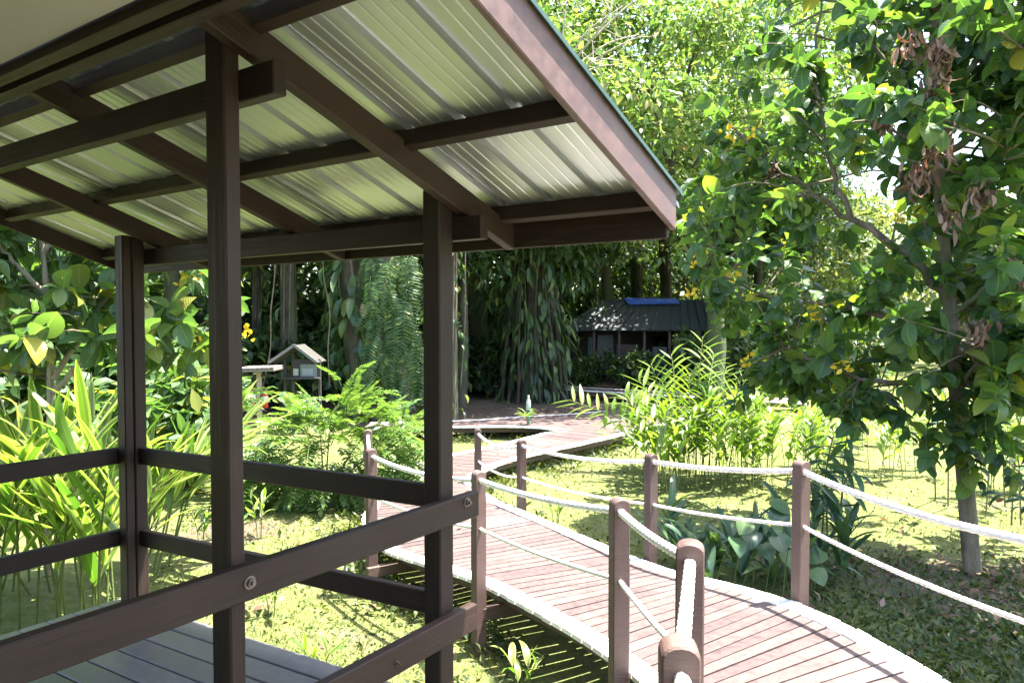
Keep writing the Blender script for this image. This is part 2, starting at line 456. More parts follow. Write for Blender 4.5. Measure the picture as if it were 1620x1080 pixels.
def build_leaves(Ls, key, mat, parent, g, most=300, name='leaf', rest='foliage'):
    """the leaves that show largest as objects, the others joined"""
    p, d, n, l, w = Ls.arr()
    q = pix(p)
    size = l / q[:, 2]
    out = (q[:, 0] < -20) | (q[:, 0] > 1640) | (q[:, 1] < -20) | (q[:, 1] > 1100)
    size = np.where(out, 0, size)
    order = np.argsort(-size)
    ind = [i for i in order[:most] if size[i] > 0]
    x, dd, nn = frames(d, n)
    for i in ind:
        k = int(g.integers(0, len(TPL[key])))
        o = bpy.data.objects.new(name, tpl_mesh(key, k, mat)); COL.objects.link(o)
        m = Matrix.Identity(4)
        for r_ in range(3):
            m[r_][0] = x[i, r_] * w[i]; m[r_][1] = dd[i, r_] * l[i]; m[r_][2] = nn[i, r_] * l[i]; m[r_][3] = p[i, r_]
        o.parent = parent
        if parent.type == 'EMPTY': o.matrix_parent_inverse = Matrix.Translation(-Vector(parent.location))
        o.matrix_basis = m
    oth = np.setdiff1d(np.arange(len(p)), ind)
    if len(oth):
        V, Fq, U = scatter(TPL[key], p[oth], d[oth], n[oth], l[oth], w[oth], g)
        me = mesh_raw(rest, V, Fq, U)
        return link(rest, me, parent, mat, 'stuff')
def rv(g, n=None):
    v = g.normal(size=(3,) if n is None else (n, 3))
    return v / np.linalg.norm(v, axis=-1, keepdims=True)
UP = np.array([0, 0, 1.0])

#STRUCTURE
# ------------------------------------------------------------------ ground
def ground_sheet():
    xs = np.concatenate([np.linspace(-120, -12, 12), np.linspace(-11, 14, 110), np.linspace(15, 120, 12)])
    ys = np.concatenate([np.linspace(-60, 0, 8), np.linspace(1, 30, 125), np.linspace(32, 200, 14)])
    X, Y = np.meshgrid(xs, ys)
    Z = .04 * np.sin(X * 1.1 + Y * .4) * np.sin(Y * .9) + .03 * np.sin(X * 2.3 - Y * 1.7) - .03
    V = np.stack([X, Y, Z], -1).reshape(-1, 3)
    nx = len(xs); i, j = np.meshgrid(np.arange(len(ys) - 1), np.arange(nx - 1), indexing='ij')
    a = (i * nx + j).ravel()
    me = mesh_raw('lawn_ground', V, np.stack([a, a + 1, a + nx + 1, a + nx], 1))
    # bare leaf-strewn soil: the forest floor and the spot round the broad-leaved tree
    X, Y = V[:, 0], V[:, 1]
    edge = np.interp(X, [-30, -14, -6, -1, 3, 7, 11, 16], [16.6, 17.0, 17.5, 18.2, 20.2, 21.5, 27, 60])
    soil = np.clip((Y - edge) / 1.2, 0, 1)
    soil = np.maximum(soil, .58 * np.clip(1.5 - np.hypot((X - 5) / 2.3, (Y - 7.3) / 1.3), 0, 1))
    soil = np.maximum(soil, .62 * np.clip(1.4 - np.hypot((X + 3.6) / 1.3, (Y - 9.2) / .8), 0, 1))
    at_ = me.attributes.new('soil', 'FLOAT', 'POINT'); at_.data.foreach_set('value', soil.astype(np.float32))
    return me
def ground_z(x, y):
    return .04 * np.sin(x * 1.1 + y * .4) * np.sin(y * .9) + .03 * np.sin(x * 2.3 - y * 1.7) - .03
link('lawn_ground', ground_sheet(), None, M['ground'], 'structure')
# ------------------------------------------------------------------ boardwalks
ZD = lambda y: H - np.interp(y, [0, 1.7, 4.1, 6, 7.5, 9, 12, 30], [1.72, 1.76, 1.96, 2.19, 2.28, 2.37, 2.42, 2.42])
Ledge = np.array([(.45, -.4), (.44, .6), (.46, 1.72), (.72, 2.76), (.67, 4.09), (-.20, 5.92), (-1.28, 7.15), (-1.72, 8.3), (-1.85, 9.4), (-1.95, 10.8), (-1.72, 12), (-1.03, 13), (-.16, 14.1), (.8, 15.5), (2.3, 17.4), (4.2, 19.6)])
Redge = np.array([(2.42, -.4), (2.42, .6), (2.40, 1.9), (2.36, 3.2), (2.04, 5.1), (1.22, 6.55), (.40, 8.2), (.04, 8.98), (-.37, 9.9), (-.56, 10.8), (-.35, 11.7), (.1, 12.5), (.75, 13.3), (1.97, 14.7), (3.8, 17), (5.5, 18.8)])
def plank_mesh(l0, r0, l1, r1, z0, z1, th=.032, white=.155, wl=1, wr=1):
    """one board across the walk between two cross lines (near 0, far 1)"""
    wl_ = np.linalg.norm(np.array(r0) - l0); f = white / wl_
    V = []
    for t in (0, f, 1 - f, 1):
        a = np.array(l0) + (np.array(r0) - l0) * t; b = np.array(l1) + (np.array(r1) - l1) * t
        V += [(*a, z0), (*b, z1), (*b, z1 - th), (*a, z0 - th)]
    Fc, mi = [], []
    for k in range(3):
        for j in range(4):
            j2 = (j + 1) % 4
            Fc.append((k * 4 + j, (k + 1) * 4 + j, (k + 1) * 4 + j2, k * 4 + j2)); mi.append((wl, 0, wr)[k])
    Fc += [(0, 1, 2, 3), (15, 14, 13, 12)]; mi += [wl, wr]
    me = bpy.data.meshes.new('plank'); me.from_pydata(V, [], Fc)
    me.polygons.foreach_set('material_index', mi); me.materials.append(M['deck']); me.materials.append(M['white'])
    return me
def boardwalk(name, Lp, Rp, pitch, gap, zf, seed, kinds='plank', zoff=0., wl=lambda y: 1, wr=lambda y: 1):
    g = np.random.default_rng(seed)
    L_ = smooth_path(Lp, 600); R_ = smooth_path(Rp, 600)
    C = (L_ + R_) / 2
    s = np.concatenate([[0], np.cumsum(np.linalg.norm(np.diff(C, axis=0), axis=1))])
    n = int(s[-1] / pitch)
    # frame: a stringer below each edge and one in the middle
    fr = []
    for E, o in ((L_, .10), (R_, .90), (C, .5)):
        Q = (L_ + (R_ - L_) * o)[::12]
        Z = np.array([zf(y) for y in C[::12, 1]]) + zoff
        T = np.gradient(Q, axis=0); T /= np.linalg.norm(T, axis=1)[:, None]
        S = np.stack([-T[:, 1], T[:, 0]], 1) * .03
        V = np.concatenate([np.column_stack([Q - S, Z - .034]), np.column_stack([Q + S, Z - .034]), np.column_stack([Q + S, Z - .15]), np.column_stack([Q - S, Z - .15])])
        m = len(Q); i = np.arange(m - 1)
        Fq = np.vstack([np.stack([k * m + i, k * m + i + 1, ((k + 1) % 4) * m + i + 1, ((k + 1) % 4) * m + i], 1) for k in range(4)])
        fr.append((V, Fq))
    V, Fq = join_arrays(fr)
    deck = link(name, mesh_raw(name, V, Fq, smooth=False), None, M['under'], 'structure')
    ends = []
    for i in range(n):
        sa, sb = i * pitch, (i + 1) * pitch - gap
        e = g.normal(size=4) * .004
        def cross(sv):
            l = np.array([np.interp(sv, s, L_[:, k]) for k in (0, 1)]); r_ = np.array([np.interp(sv, s, R_[:, k]) for k in (0, 1)])
            return l, r_
        l0, r0 = cross(sa); l1, r1 = cross(sb + g.normal() * .002)
        u = (r0 - l0) / np.linalg.norm(r0 - l0)
        l0, l1 = l0 + u * e[0], l1 + u * e[0]; r0, r1 = r0 + u * e[1], r1 + u * e[1]
        dz = g.normal() * .0015 + zoff
        z0, z1 = zf((l0[1] + r0[1]) / 2) + dz, zf((l1[1] + r1[1]) / 2) + dz
        link('plank', plank_mesh(l0, r0, l1, r1, z0, z1, wl=wl(l0[1]), wr=wr(r0[1])), deck)
    return deck
walk = boardwalk('boardwalk', Ledge, Redge, .122, .013, ZD, 11, wl=lambda y: int(y < 15.3))
Bin = np.array([(.95, 15.75), (.55, 16.1), (-.18, 16.25), (-.87, 16.2), (-1.9, 16.1), (-2.6, 16.0), (-3.4, 15.85)])
Bout = np.array([(2.5, 19.0), (1.4, 18.4), (.26, 17.95), (-.6, 17.5), (-1.6, 17.15), (-2.6, 17.0), (-3.4, 16.9)])
boardwalk('branch_boardwalk', Bout, Bin, .125, .012, ZD, 12, zoff=-.004)
# extra boards filling the fork
fork = boardwalk('fork_boardwalk', np.array([(.9, 15.7), (1.6, 17.2), (2.5, 19.0)]), np.array([(2.2, 17.3), (2.9, 18.2), (4.1, 19.6)]), .12, .011, ZD, 13, zoff=-.008, wl=lambda y: 0, wr=lambda y: 0)
far_walk = boardwalk('far_boardwalk', np.array([(-3.5, 28.6), (1, 26.4), (5.5, 23.6), (9, 21.4)]), np.array([(-3.6, 27.5), (.8, 25.3), (5.0, 22.6), (8.5, 20.4)]), .25, .02, ZD, 14)

# ------------------------------------------------------------------ rope railings
def rope_post_mesh(x, y, ztop, ang, w=.1, dep=.085):
    """a post with an arched head, standing on the lawn beside the boards"""
    h0 = -.1; ca, sa = math.cos(ang), math.sin(ang)
    prof = [(-w / 2, h0), (w / 2, h0), (w / 2, ztop - .035)]
    for t in np.linspace(0, math.pi, 9)[1:-1]: prof.append((math.cos(t) * w / 2, ztop - .035 + math.sin(t) * .035))
    prof.append((-w / 2, ztop - .035))
    P = lambda u, v, d: (x + ca * u - sa * d, y + sa * u + ca * d, v)
    return prism('post', [P(u, v, -dep / 2) for u, v in prof], [P(u, v, dep / 2) for u, v in prof], .006)
def rope_path(p, q, sag, n):
    t = np.linspace(0, 1, n)[:, None]
    P = np.array(p) + (np.array(q) - p) * t
    P[:, 2] -= (sag * 4 * t * (1 - t))[:, 0]
    return P
def rope_arrays(P, r=.016, lay=.055, ns=12, detail=True):
    """three-strand laid rope: lobed section turning along its length"""
    L = np.concatenate([[0], np.cumsum(np.linalg.norm(np.diff(P, axis=0), axis=1))])
    n = max(8, int(L[-1] / (.008 if detail else .05)))
    s = np.linspace(0, L[-1], n); Q = np.stack([np.interp(s, L, P[:, k]) for k in range(3)], 1)
    T = np.gradient(Q, axis=0); T /= np.linalg.norm(T, axis=1)[:, None]
    X = np.cross(T, UP); X /= np.linalg.norm(X, axis=1)[:, None]; Y = np.cross(T, X)
    a = np.linspace(0, 2 * np.pi, ns, endpoint=False)[None]
    tw = (s / (lay * 3) * 2 * np.pi)[:, None]
    rr = r * (.80 + .25 * np.abs(np.cos(1.5 * (a + tw)))) if detail else r * np.ones((n, ns)) * .95
    V = Q[:, None] + X[:, None] * (np.cos(a) * rr)[..., None] + Y[:, None] * (np.sin(a) * rr)[..., None]
    i = np.arange(n - 1)[:, None] * ns; j = np.arange(ns)[None]; j2 = (j + 1) % ns
    return V.reshape(-1, 3), np.stack([i + j, i + j2, i + ns + j2, i + ns + j], -1).reshape(-1, 4)
def railing(label, posts, sags, low=.47):
    """posts: (x, y, ztop, angle, width)"""
    r_ = root('rope_railing', label, 'railing', (posts[1][0], posts[1][1], 0), 'white rope railings of the boardwalk')
    for x, y, zt, an, w in posts:
        link('post', rope_post_mesh(x, y, zt, an, w), r_, M['post'])
    for k, ((x0, y0, z0, a0, w0), (x1, y1, z1, a1, w1)) in enumerate(zip(posts, posts[1:])):
        for h, rr, sg in ((.075, .022, sags[k]), (low, .0145, sags[k] * .7)):
            p, q = np.array((x0, y0, z0 - h)), np.array((x1, y1, z1 - h))
            V, Fq = rope_arrays(rope_path(p, q, sg, 30), rr, .06 if rr > .015 else .04, detail=max(y0, y1) < 7.5)
            link('rope', mesh_raw('rope', V, Fq), r_, M['rope'])
    return r_
def post_at(px, py, Y, ang, w=.1):
    p = at(px, py, Y)
    return (p[0], p[1], p[2], ang, w)
right_posts = [(2.50, 1.0, ZD(1.0) + .95, R(4), .1), (2.48, 3.05, ZD(3.05) + .95, R(4), .1), post_at(1268, 728, 5.2, R(28)), post_at(1030, 717, 6.63, R(32)), post_at(825, 695, 9.0, R(28)), post_at(756, 678, 10.6, R(8))]
left_posts = [(.33, .75, ZD(.75) + .93, R(0), .095), post_at(1075, 1010, 1.74, R(-6), .095), post_at(1092, 855, 2.78, R(-14), .108), post_at(980, 787, 4.09, R(14), .1), post_at(757, 744, 5.85, R(35)), post_at(587, 709, 7.12, R(30)), post_at(582, 679, 9.25, R(8))]
railing('white rope railing on brown posts along the far side of the boardwalk, nearer the tree', right_posts, [.05, .06, .03, .06, .10])
railing('white rope railing on brown posts along the near side of the boardwalk, beside the porch', left_posts, [.03, .02, .02, .035, .06, .12])
# bearers under the walk at the posts
for (lx, ly), (rx, ry) in (((.58, 4.05), (2.12, 5.15)), ((-.36, 5.80), (1.3, 6.62)), ((-1.42, 7.05), (.5, 8.2)), ((-1.95, 9.3), (-.2, 9.95))):
    zl, zr = ZD((ly + ry) / 2) - .2, ZD((ly + ry) / 2) - .2
    beam('bearer', (lx, ly, zl), (rx, ry, zr), .07, .1, M['under'], walk)

# ------------------------------------------------------------------ porch (local frame: a along the near rail and the rafters, b along the eaves)
Adir = np.array([.572, .820, 0]); Adir /= np.linalg.norm(Adir)
Bdir = np.array([-Adir[1], Adir[0], 0])
O2 = np.array([-.315, 3.1, H])
def lc(a, b, z): return O2 + Adir * a + Bdir * b + UP * z
SL = .345                                 # fall of the rafters per metre
rf = lambda a: .462 - SL * a              # underside of rafters
rs = lambda a: .622 - SL * a              # underside of sheets
porch = root('porch', 'dark brown timber porch with zinc sheet roof and two-rail railings', 'porch', tuple(lc(0, 0, -H)))
PM = M['porch']
def post(a, b, z0, z1, wa, wb):
    A = [lc(a + i * wa / 2, b + j * wb / 2, z0) for i, j in ((-1, -1), (1, -1), (1, 1), (-1, 1))]
    B = [x + UP * (z1 - z0) for x in A]
    p = lc(a, b, z0)
    return place(link('post', prism('post', A, B, .006, (p, np.array([UP, Adir, np.cross(UP, Adir)]))), porch, PM), p, UP, Adir)
A1 = -1.012
P1 = post(A1, 0, -H - .1, rf(A1) + .10, .056, .1)
P2 = post(0, 0, -H - .1, rf(0) + .08, .09, .095)
P3 = post(0, 2.46, -H - .1, .50, .075, .1)
P3b = post(-.068, 2.46, -H - .1, .50, .055, .092)
# beams along the eaves on the far face of the posts
def bolt(p, n, parent, r_=.016):
    n = np.array(n, float); n /= np.linalg.norm(n)
    x = np.cross(n, UP); x /= np.linalg.norm(x); y = np.cross(n, x)
    bm = bmesh.new()
    for rad, d0, d1, k in ((r_ * 1.5, 0, .003, 16), (r_, .003, .014, 6), (r_ * .5, .014, .024, 10)):
        ring = [[bm.verts.new(np.array(p) + (x * math.cos(t) + y * math.sin(t)) * rad + n * d) for t in np.linspace(0, 2 * math.pi, k, endpoint=False)] for d in (d0, d1)]
        for i in range(k): bm.faces.new((ring[0][i], ring[0][(i + 1) % k], ring[1][(i + 1) % k], ring[1][i]))
        bm.faces.new(ring[1])
    bmesh.ops.recalc_face_normals(bm, faces=bm.faces)
    return link('bolt', bm_mesh('bolt', bm), parent, M['bolt'])
for a, z, b0, b1 in ((A1 + .054, .715, -.21, 4.2), (.072, .379, -.195, 2.52)):
    beam('eave_beam', lc(a, b0, z), lc(a, b1, z), .05, .10, PM, porch)
    bolt(lc(a - .026 if a < -.5 else a + .026, 0.0, z), -Adir if a < -.5 else Adir, porch)
# rafters
for b in (-.077, 1.06, 2.32):
    a0, a1 = -1.5, .425
    beam('rafter', lc(a0, b, rf(a0) + .055), lc(a1, b, rf(a1) + .055), .05, .11, PM, porch, plumb=True)
# purlins
for a in (.34, -.28, -.95, -1.6):
    beam('purlin', lc(a, -.845, rs(a) - .039), lc(a, 3.5, rs(a) - .039), .046, .072, PM, porch, up=np.cross(Bdir, Adir * 1 + UP * -SL) * -1)
# fascia and barge boards
a = .44
beam('fascia', lc(a, -.85, rs(a) - .072), lc(a, 3.55, rs(a) - .072), .025, .15, PM, porch)
for b, m in ((-.865, M['barge']), (3.565, PM)):
    a0, a1 = -2.3, .46
    beam('barge_board', lc(a0, b, rs(a0) - .025), lc(a1, b, rs(a1) - .025), .026, .165, m, porch, plumb=True)
# roof sheets with ribs running down the slope
def sheet_mesh(b0, nr, pitch, a0, a1, lift):
    prof = []
    for k in range(nr):
        c = b0 + k * pitch
        prof += [(c, 0), (c + .006, .026), (c + .044, .026), (c + .050, 0)]
        w = (pitch - .050)
        for f in (.25, .5, .75): prof += [(c + .050 + w * f - .006, 0), (c + .050 + w * f, .0022), (c + .050 + w * f + .006, 0)]
    prof.append((b0 + nr * pitch, 0)); prof.append((b0 + nr * pitch + .018, .022)); prof.append((b0 + nr * pitch + .03, .0222))
    av = np.linspace(a0, a1, 9); V = []
    for av_ in av:
        for b, z in prof: V.append(lc(av_, b, rs(av_) + z + lift))
    n = len(prof); Fq = []
    for i in range(len(av) - 1):
        for j in range(n - 1): Fq.append((i * n + j, i * n + j + 1, (i + 1) * n + j + 1, (i + 1) * n + j))
    return mesh_raw('roof_sheet', np.array(V), np.array(Fq), smooth=False)
for k in range(6):
    s_ = link('roof_sheet', sheet_mesh(-.875 + k * .74, 3, .74 / 3, -2.35, .50, .0025 * (k % 2)), porch, M['sheet'])
for b in (-.885, 3.585):                                         # folded flashing along the roof edge
    s = -1 if b < 0 else 1
    for a0, a1, nm in ((-2.35, .50, 'flashing'),):
        A = [lc(a0, b + s * i, rs(a0) + j) for i, j in ((-.09, .062), (.008, .062), (.008, .046), (.004, .046), (.004, .058), (-.09, .058))]
        B = [lc(a1, b + s * i, rs(a1) + j) for i, j in ((-.09, .062), (.008, .062), (.008, .046), (.004, .046), (.004, .058), (-.09, .058))]
        link(nm, prism(nm, A, B, 0), porch, M['flash'])
# the veranda behind the porch: header beams and flat soffit
beam('header_beam', lc(-1.22, -.80, .865), lc(-1.22, 5.2, .865), .05, .13, PM, porch)
beam('header_beam', lc(-1.315, -.80, .86), lc(-1.315, 5.2, .86), .045, .14, PM, porch)
A = [lc(a_, b_, .815) for a_, b_ in ((-1.36, -2.6), (-1.36, 5.2), (-4.5, 5.2), (-4.5, -2.6))]
link('soffit', prism('soffit', A, [p + UP * .02 for p in A], 0), porch, M['soffit'])
A = [lc(a_, b_, z_) for a_, b_, z_ in ((-1.45, -2.7, 1.13), (-1.45, 5.3, 1.13), (-4.7, 5.3, 2.2), (-4.7, -2.7, 2.2))]
link('veranda_roof', prism('veranda_roof', A, [p + UP * .05 for p in A], 0), porch, M['flash'])
A = [lc(a_, b_, -H) for a_, b_ in ((-4.3, -2.6), (-4.3, 5.2), (-4.45, 5.2), (-4.45, -2.6))]
link('veranda_wall', prism('veranda_wall', A, [p + UP * (H + .8) for p in A], 0), porch, PM)
A = [lc(a_, b_, -1.72) for a_, b_ in ((-1.6, -2.4), (-1.6, -.15), (-4.3, -.15), (-4.3, -2.4))]
link('veranda_floor', prism('veranda_floor', A, [p - UP * .05 for p in A], 0), porch, M['floor'])
# railings: near side
def rail(p, q, h=.11, w=.045, name='rail'):
    return beam(name, p, q, w, h, PM, porch, bevel=.005)
nb = -.0475 - .024
up_r = rail(lc(-3.6, nb, -.76 - .055 - .012), lc(.165, nb, -.76 - .055))
lo_r = rail(lc(-3.6, nb, -1.257 - .06 - .012), lc(.15, nb, -1.257 - .055), .115)
for a, z in ((A1 + .01, -.815), (.075, -.79)): bolt(lc(a, nb - .0235, z), -Bdir, up_r, .014)
bolt(lc(A1 + .01, nb - .0235, -1.31), -Bdir, lo_r, .012); bolt(lc(-.36, nb - .0235, -1.32), -Bdir, lo_r, .006)
# far side (between the two outer posts) and left side
pf = .072
for zt2, zt3 in ((-.715, -.80), (-1.18, -1.31)):
    p = lc(0, .046, zt2 - .05); q = lc(0, 2.41, zt3 - .05)
    beam('rail', p, q, .04, .10, PM, porch, bevel=.005)
    p = lc(-.06, 2.54, zt3 - .05); q = lc(-3.4, 2.54, zt3 - .05 - .02)
    rl = beam('rail', p, q, .04, .10, PM, porch, bevel=.005)
# floor boards along the eaves, falling slightly to the left
fz = lambda b: -1.617 - .06 * b
for k in range(24):
    a1 = -.03 - k * .148; a0 = a1 - .138
    th = .03
    A = [lc(aa, -.02, fz(-.02) + zz) for aa, zz in ((a0, 0), (a1, 0), (a1, -th), (a0, -th))]
    B = [lc(aa, 2.62, fz(2.62) + zz) for aa, zz in ((a0, 0), (a1, 0), (a1, -th), (a0, -th))]
    link('floor_board', prism('floor_board', A, B, .004), porch, M['floor'])
for b in (.15, 1.3, 2.4):
    beam('floor_joist', lc(-3.5, b, fz(b) - .09), lc(.0, b, fz(b) - .09), .05, .11, PM, porch)
#PLANTS
# ------------------------------------------------------------------ plants: builders
def rosette_tree(name, label, cat, base, trunk, limbs, clusters, mat, key, g, leaf_len, per, bark, most=300, dead=(), flowers=(), group=None, twig_r=.006):
    """trunk/limbs: lists of (points, r0, r1); clusters: (n,3) twig ends; every twig carries a whorl of leaves"""
    r_ = root(name, label, cat, base, group)
    anchors = []
    for pts, r0, r1 in trunk:
        P = smooth_path(pts, 26)
        V, Fq = tube_arrays(P, np.linspace(r0, r1, 8), 12, .12, 3)
        link('trunk', quads_mesh('trunk', V, Fq), r_, bark); anchors.append(P[8:])
    for pts, r0, r1 in limbs:
        P = smooth_path(pts, 20)
        P[1:-1] += g.normal(size=(18, 3)) * r0 * .4
        V, Fq = tube_arrays(P, np.linspace(r0, r1, 6), 8, .1, 5)
        link('branch', quads_mesh('branch', V, Fq), r_, bark); anchors.append(P)
    An = np.vstack(anchors)
    Ls = Leaves(); tw = []
    for c in clusters:
        dv = np.linalg.norm(An - c, axis=1) + .6 * np.maximum(0, An[:, 2] - c[2])
        s = An[np.argmin(dv)]
        ax = c - s; d_ = np.linalg.norm(ax) + 1e-6; ax = ax / d_
        mid = (s + c) / 2 + rv(g) * d_ * .12 + UP * .06 * d_
        P = smooth_path([s, mid, c], 8)
        tw.append(tube_arrays(P, [twig_r * (1 + d_ * 1.2), twig_r * .6], 5))
        n = int(g.integers(per[0], per[1]))
        t0 = np.cross(ax, UP); t0 /= np.linalg.norm(t0) + 1e-6; t1 = np.cross(ax, t0)
        ph = g.random() * 6.28
        for i in range(n):
            f = i / n
            back = min(d_ * .7, .38) * f
            p = c - ax * back + rv(g) * .012
            th = ph + i * 2.4
            out = t0 * math.cos(th) + t1 * math.sin(th)
            d = ax * (.55 - .35 * f) + out * .9 + UP * (-.18 - .25 * g.random()) + rv(g) * .25
            nn = UP * .75 + rv(g) * .6 + out * .45
            l = leaf_len * (.45 + .9 * g.random()) * (.7 if i < 2 else 1)
            Ls.add(p, d, nn, l, l * (.52 + .2 * g.random()))
    V, Fq = join_arrays(tw)
    crown = link('crown', quads_mesh('crown', V, Fq), r_, M['twig'])
    build_leaves(Ls, key, mat, crown, g, most)
    for c, n, l in dead:                             # withered brown bunches that hang in the crown
        D = Leaves()
        for i in range(n):
            p = np.array(c) + g.normal(size=3) * l * np.array([.38, .38, .5])
            D.add(p, -UP + rv(g) * .4, rv(g), l * (.8 + .7 * g.random()), l * .26)
        V, Fq, U = scatter(TPL['curl'], *D.arr(), g)
        link('dead_leaf_bunch', mesh_raw('dead_leaf_bunch', V, Fq, U), r_, M['leaf_dead'])['kind'] = 'stuff'
    for c, n, l in flowers:
        D = Leaves()
        for i in range(n):
            p = np.array(c) + g.normal(size=3) * l * .45
            D.add(p, rv(g), rv(g), l * (.5 + .5 * g.random()), l * .45)
        V, Fq, U = scatter(TPL['mid'], *D.arr(), g)
        link('flower', mesh_raw('flower', V, Fq, U), r_, M['flower'])['kind'] = 'stuff'
    return r_
def pix_cloud(g, n, poly, Yf, holes=()):
    """n places spread over an outline seen from the path, each at its own distance"""
    poly = np.array(poly, float); out = []
    lo, hi = poly.min(0), poly.max(0)
    def inside(x, y):
        c = False; j = len(poly) - 1
        for i in range(len(poly)):
            (xi, yi), (xj, yj) = poly[i], poly[j]
            if (yi > y) != (yj > y) and x < (xj - xi) * (y - yi) / (yj - yi) + xi: c = not c
            j = i
        return c
    while len(out) < n:
        x, y = lo + (hi - lo) * g.random(2)
        if not inside(x, y): continue
        if any(((x - hx) / rx) ** 2 + ((y - hy) / ry) ** 2 < 1 and g.random() > k for hx, hy, rx, ry, k in holes): continue
        out.append(at(x, y, Yf(x, y, g)))
    return np.array(out)
def cane_clump(name, label, cat, stems, mat, key, g, leaf_len, wratio, nleaf, stem_mat, group=None, most=300, two_rank=True, r0=.012, droop=.0, angle=.8, flat=False):
    """stems: (base, tip) with leaves in two ranks up each cane"""
    b0 = np.mean([s[0] for s in stems], 0)
    r_ = root(name, label, cat, tuple(b0), group)
    Ls = Leaves()
    for b, t in stems:
        b, t = np.array(b, float), np.array(t, float)
        h = np.linalg.norm(t - b)
        mid = b + (t - b) * .5 + UP * h * .10
        mid[:2] = b[:2] + (t[:2] - b[:2]) * .32
        P = smooth_path([b, mid, t], 14)
        V, Fq = tube_arrays(P, [r0, r0 * .45], 6)
        link('stem', quads_mesh('stem', V, Fq), r_, stem_mat)
        side = np.cross((t - b) / h, rv(g)); side[2] *= .3; side /= np.linalg.norm(side)
        if flat:
            side = np.array([1., .25 * g.normal(), 0]); ax0 = (t - b) / h; side -= ax0 * (side @ ax0); side /= np.linalg.norm(side)
        n = int(g.integers(nleaf[0], nleaf[1]))
        for i in range(n):
            f = .28 + .72 * (i + .5) / n
            k = f * 13; j = min(12, int(k)); p = P[j] + (P[j + 1] - P[j]) * (k - j)
            ax = P[j + 1] - P[j]; ax /= np.linalg.norm(ax)
            s = side * (1 if i % 2 else -1)
            if not two_rank: s = rv(g); s[2] = abs(s[2]) * .3
            d = ax * (1 - angle * .55 + .5 * max(0, f - .8) * 4) + s * angle + UP * (.1 - droop * g.random()) + rv(g) * .12
            n_ = np.cross(d, np.cross(UP, d)) + rv(g) * .25
            l = leaf_len * (.7 + .45 * g.random()) * (1 - .5 * max(0, f - .85) / .15 * .5)
            Ls.add(p, d, n_, l, l * wratio * (.85 + .3 * g.random()))
    build_leaves(Ls, key, mat, r_, g, most)
    return r_
def crown_arrays(g, rad, clumps, per, ll, squash=.75, drop=.25, key='small', fill=.5, wr=.5):
    """clumped foliage filling an uneven ellipsoid round the origin"""
    c = rv(g, clumps) * (fill + (1 - fill) * g.random((clumps, 1)) ** .5) * rad
    c *= 1 + .22 * np.sin(c[:, :1] / rad * 5 + 1) * np.cos(c[:, 1:2] / rad * 4)
    c[:, 2] *= squash
    cr = rad * (.16 + .14 * g.random(clumps))
    i = np.repeat(np.arange(clumps), per)
    o = rv(g, len(i)) * g.random((len(i), 1)) ** .45
    p = c[i] + o * cr[i, None] * np.array([1, 1, .7])
    d = o + rv(g, len(i)) * .7 - UP * drop
    n = UP + rv(g, len(i)) * .7
    l = ll * (.6 + .8 * g.random(len(i)))
    return scatter(TPL[key], p, d, n, l, l * wr, g), c
def forest_tree_proto(name, label, seed, h, rad, clumps, per, ll, mat, bark, tr=.22, squash=.75, group=None, key='small', lean=.3, vines=0):
    g = np.random.default_rng(seed)
    r_ = root(name, label, 'tree', (0, 0, 0), group)
    (V, Fq, U), c = crown_arrays(g, rad, clumps, per, ll, squash, key=key)
    off = np.array([lean, 0, h])
    pts = [(0, 0, -.2), (.1, .05, h * .35), (lean * .6, -.1, h * .7), (lean, 0, h + rad * .2)]
    ar = [tube_arrays(smooth_path(pts, 16), [tr * 1.5, tr, tr * .8, tr * .4], 9, .18, seed)]
    T = smooth_path(pts, 16)
    for k in g.choice(len(c), min(12, len(c)), replace=False):
        s = T[int(g.integers(9, 15))]; e = c[k] * .85 + off
        ar.append(tube_arrays(smooth_path([s, (s + e) / 2 + UP * .2 * rad, e], 7), [tr * .35, tr * .08], 5))
    Vt, Ft = join_arrays(ar)
    link('trunk', quads_mesh('trunk', Vt, Ft), r_, bark)
    link('crown', mesh_raw('crown', V + off, Fq, U), r_, mat)
    return r_

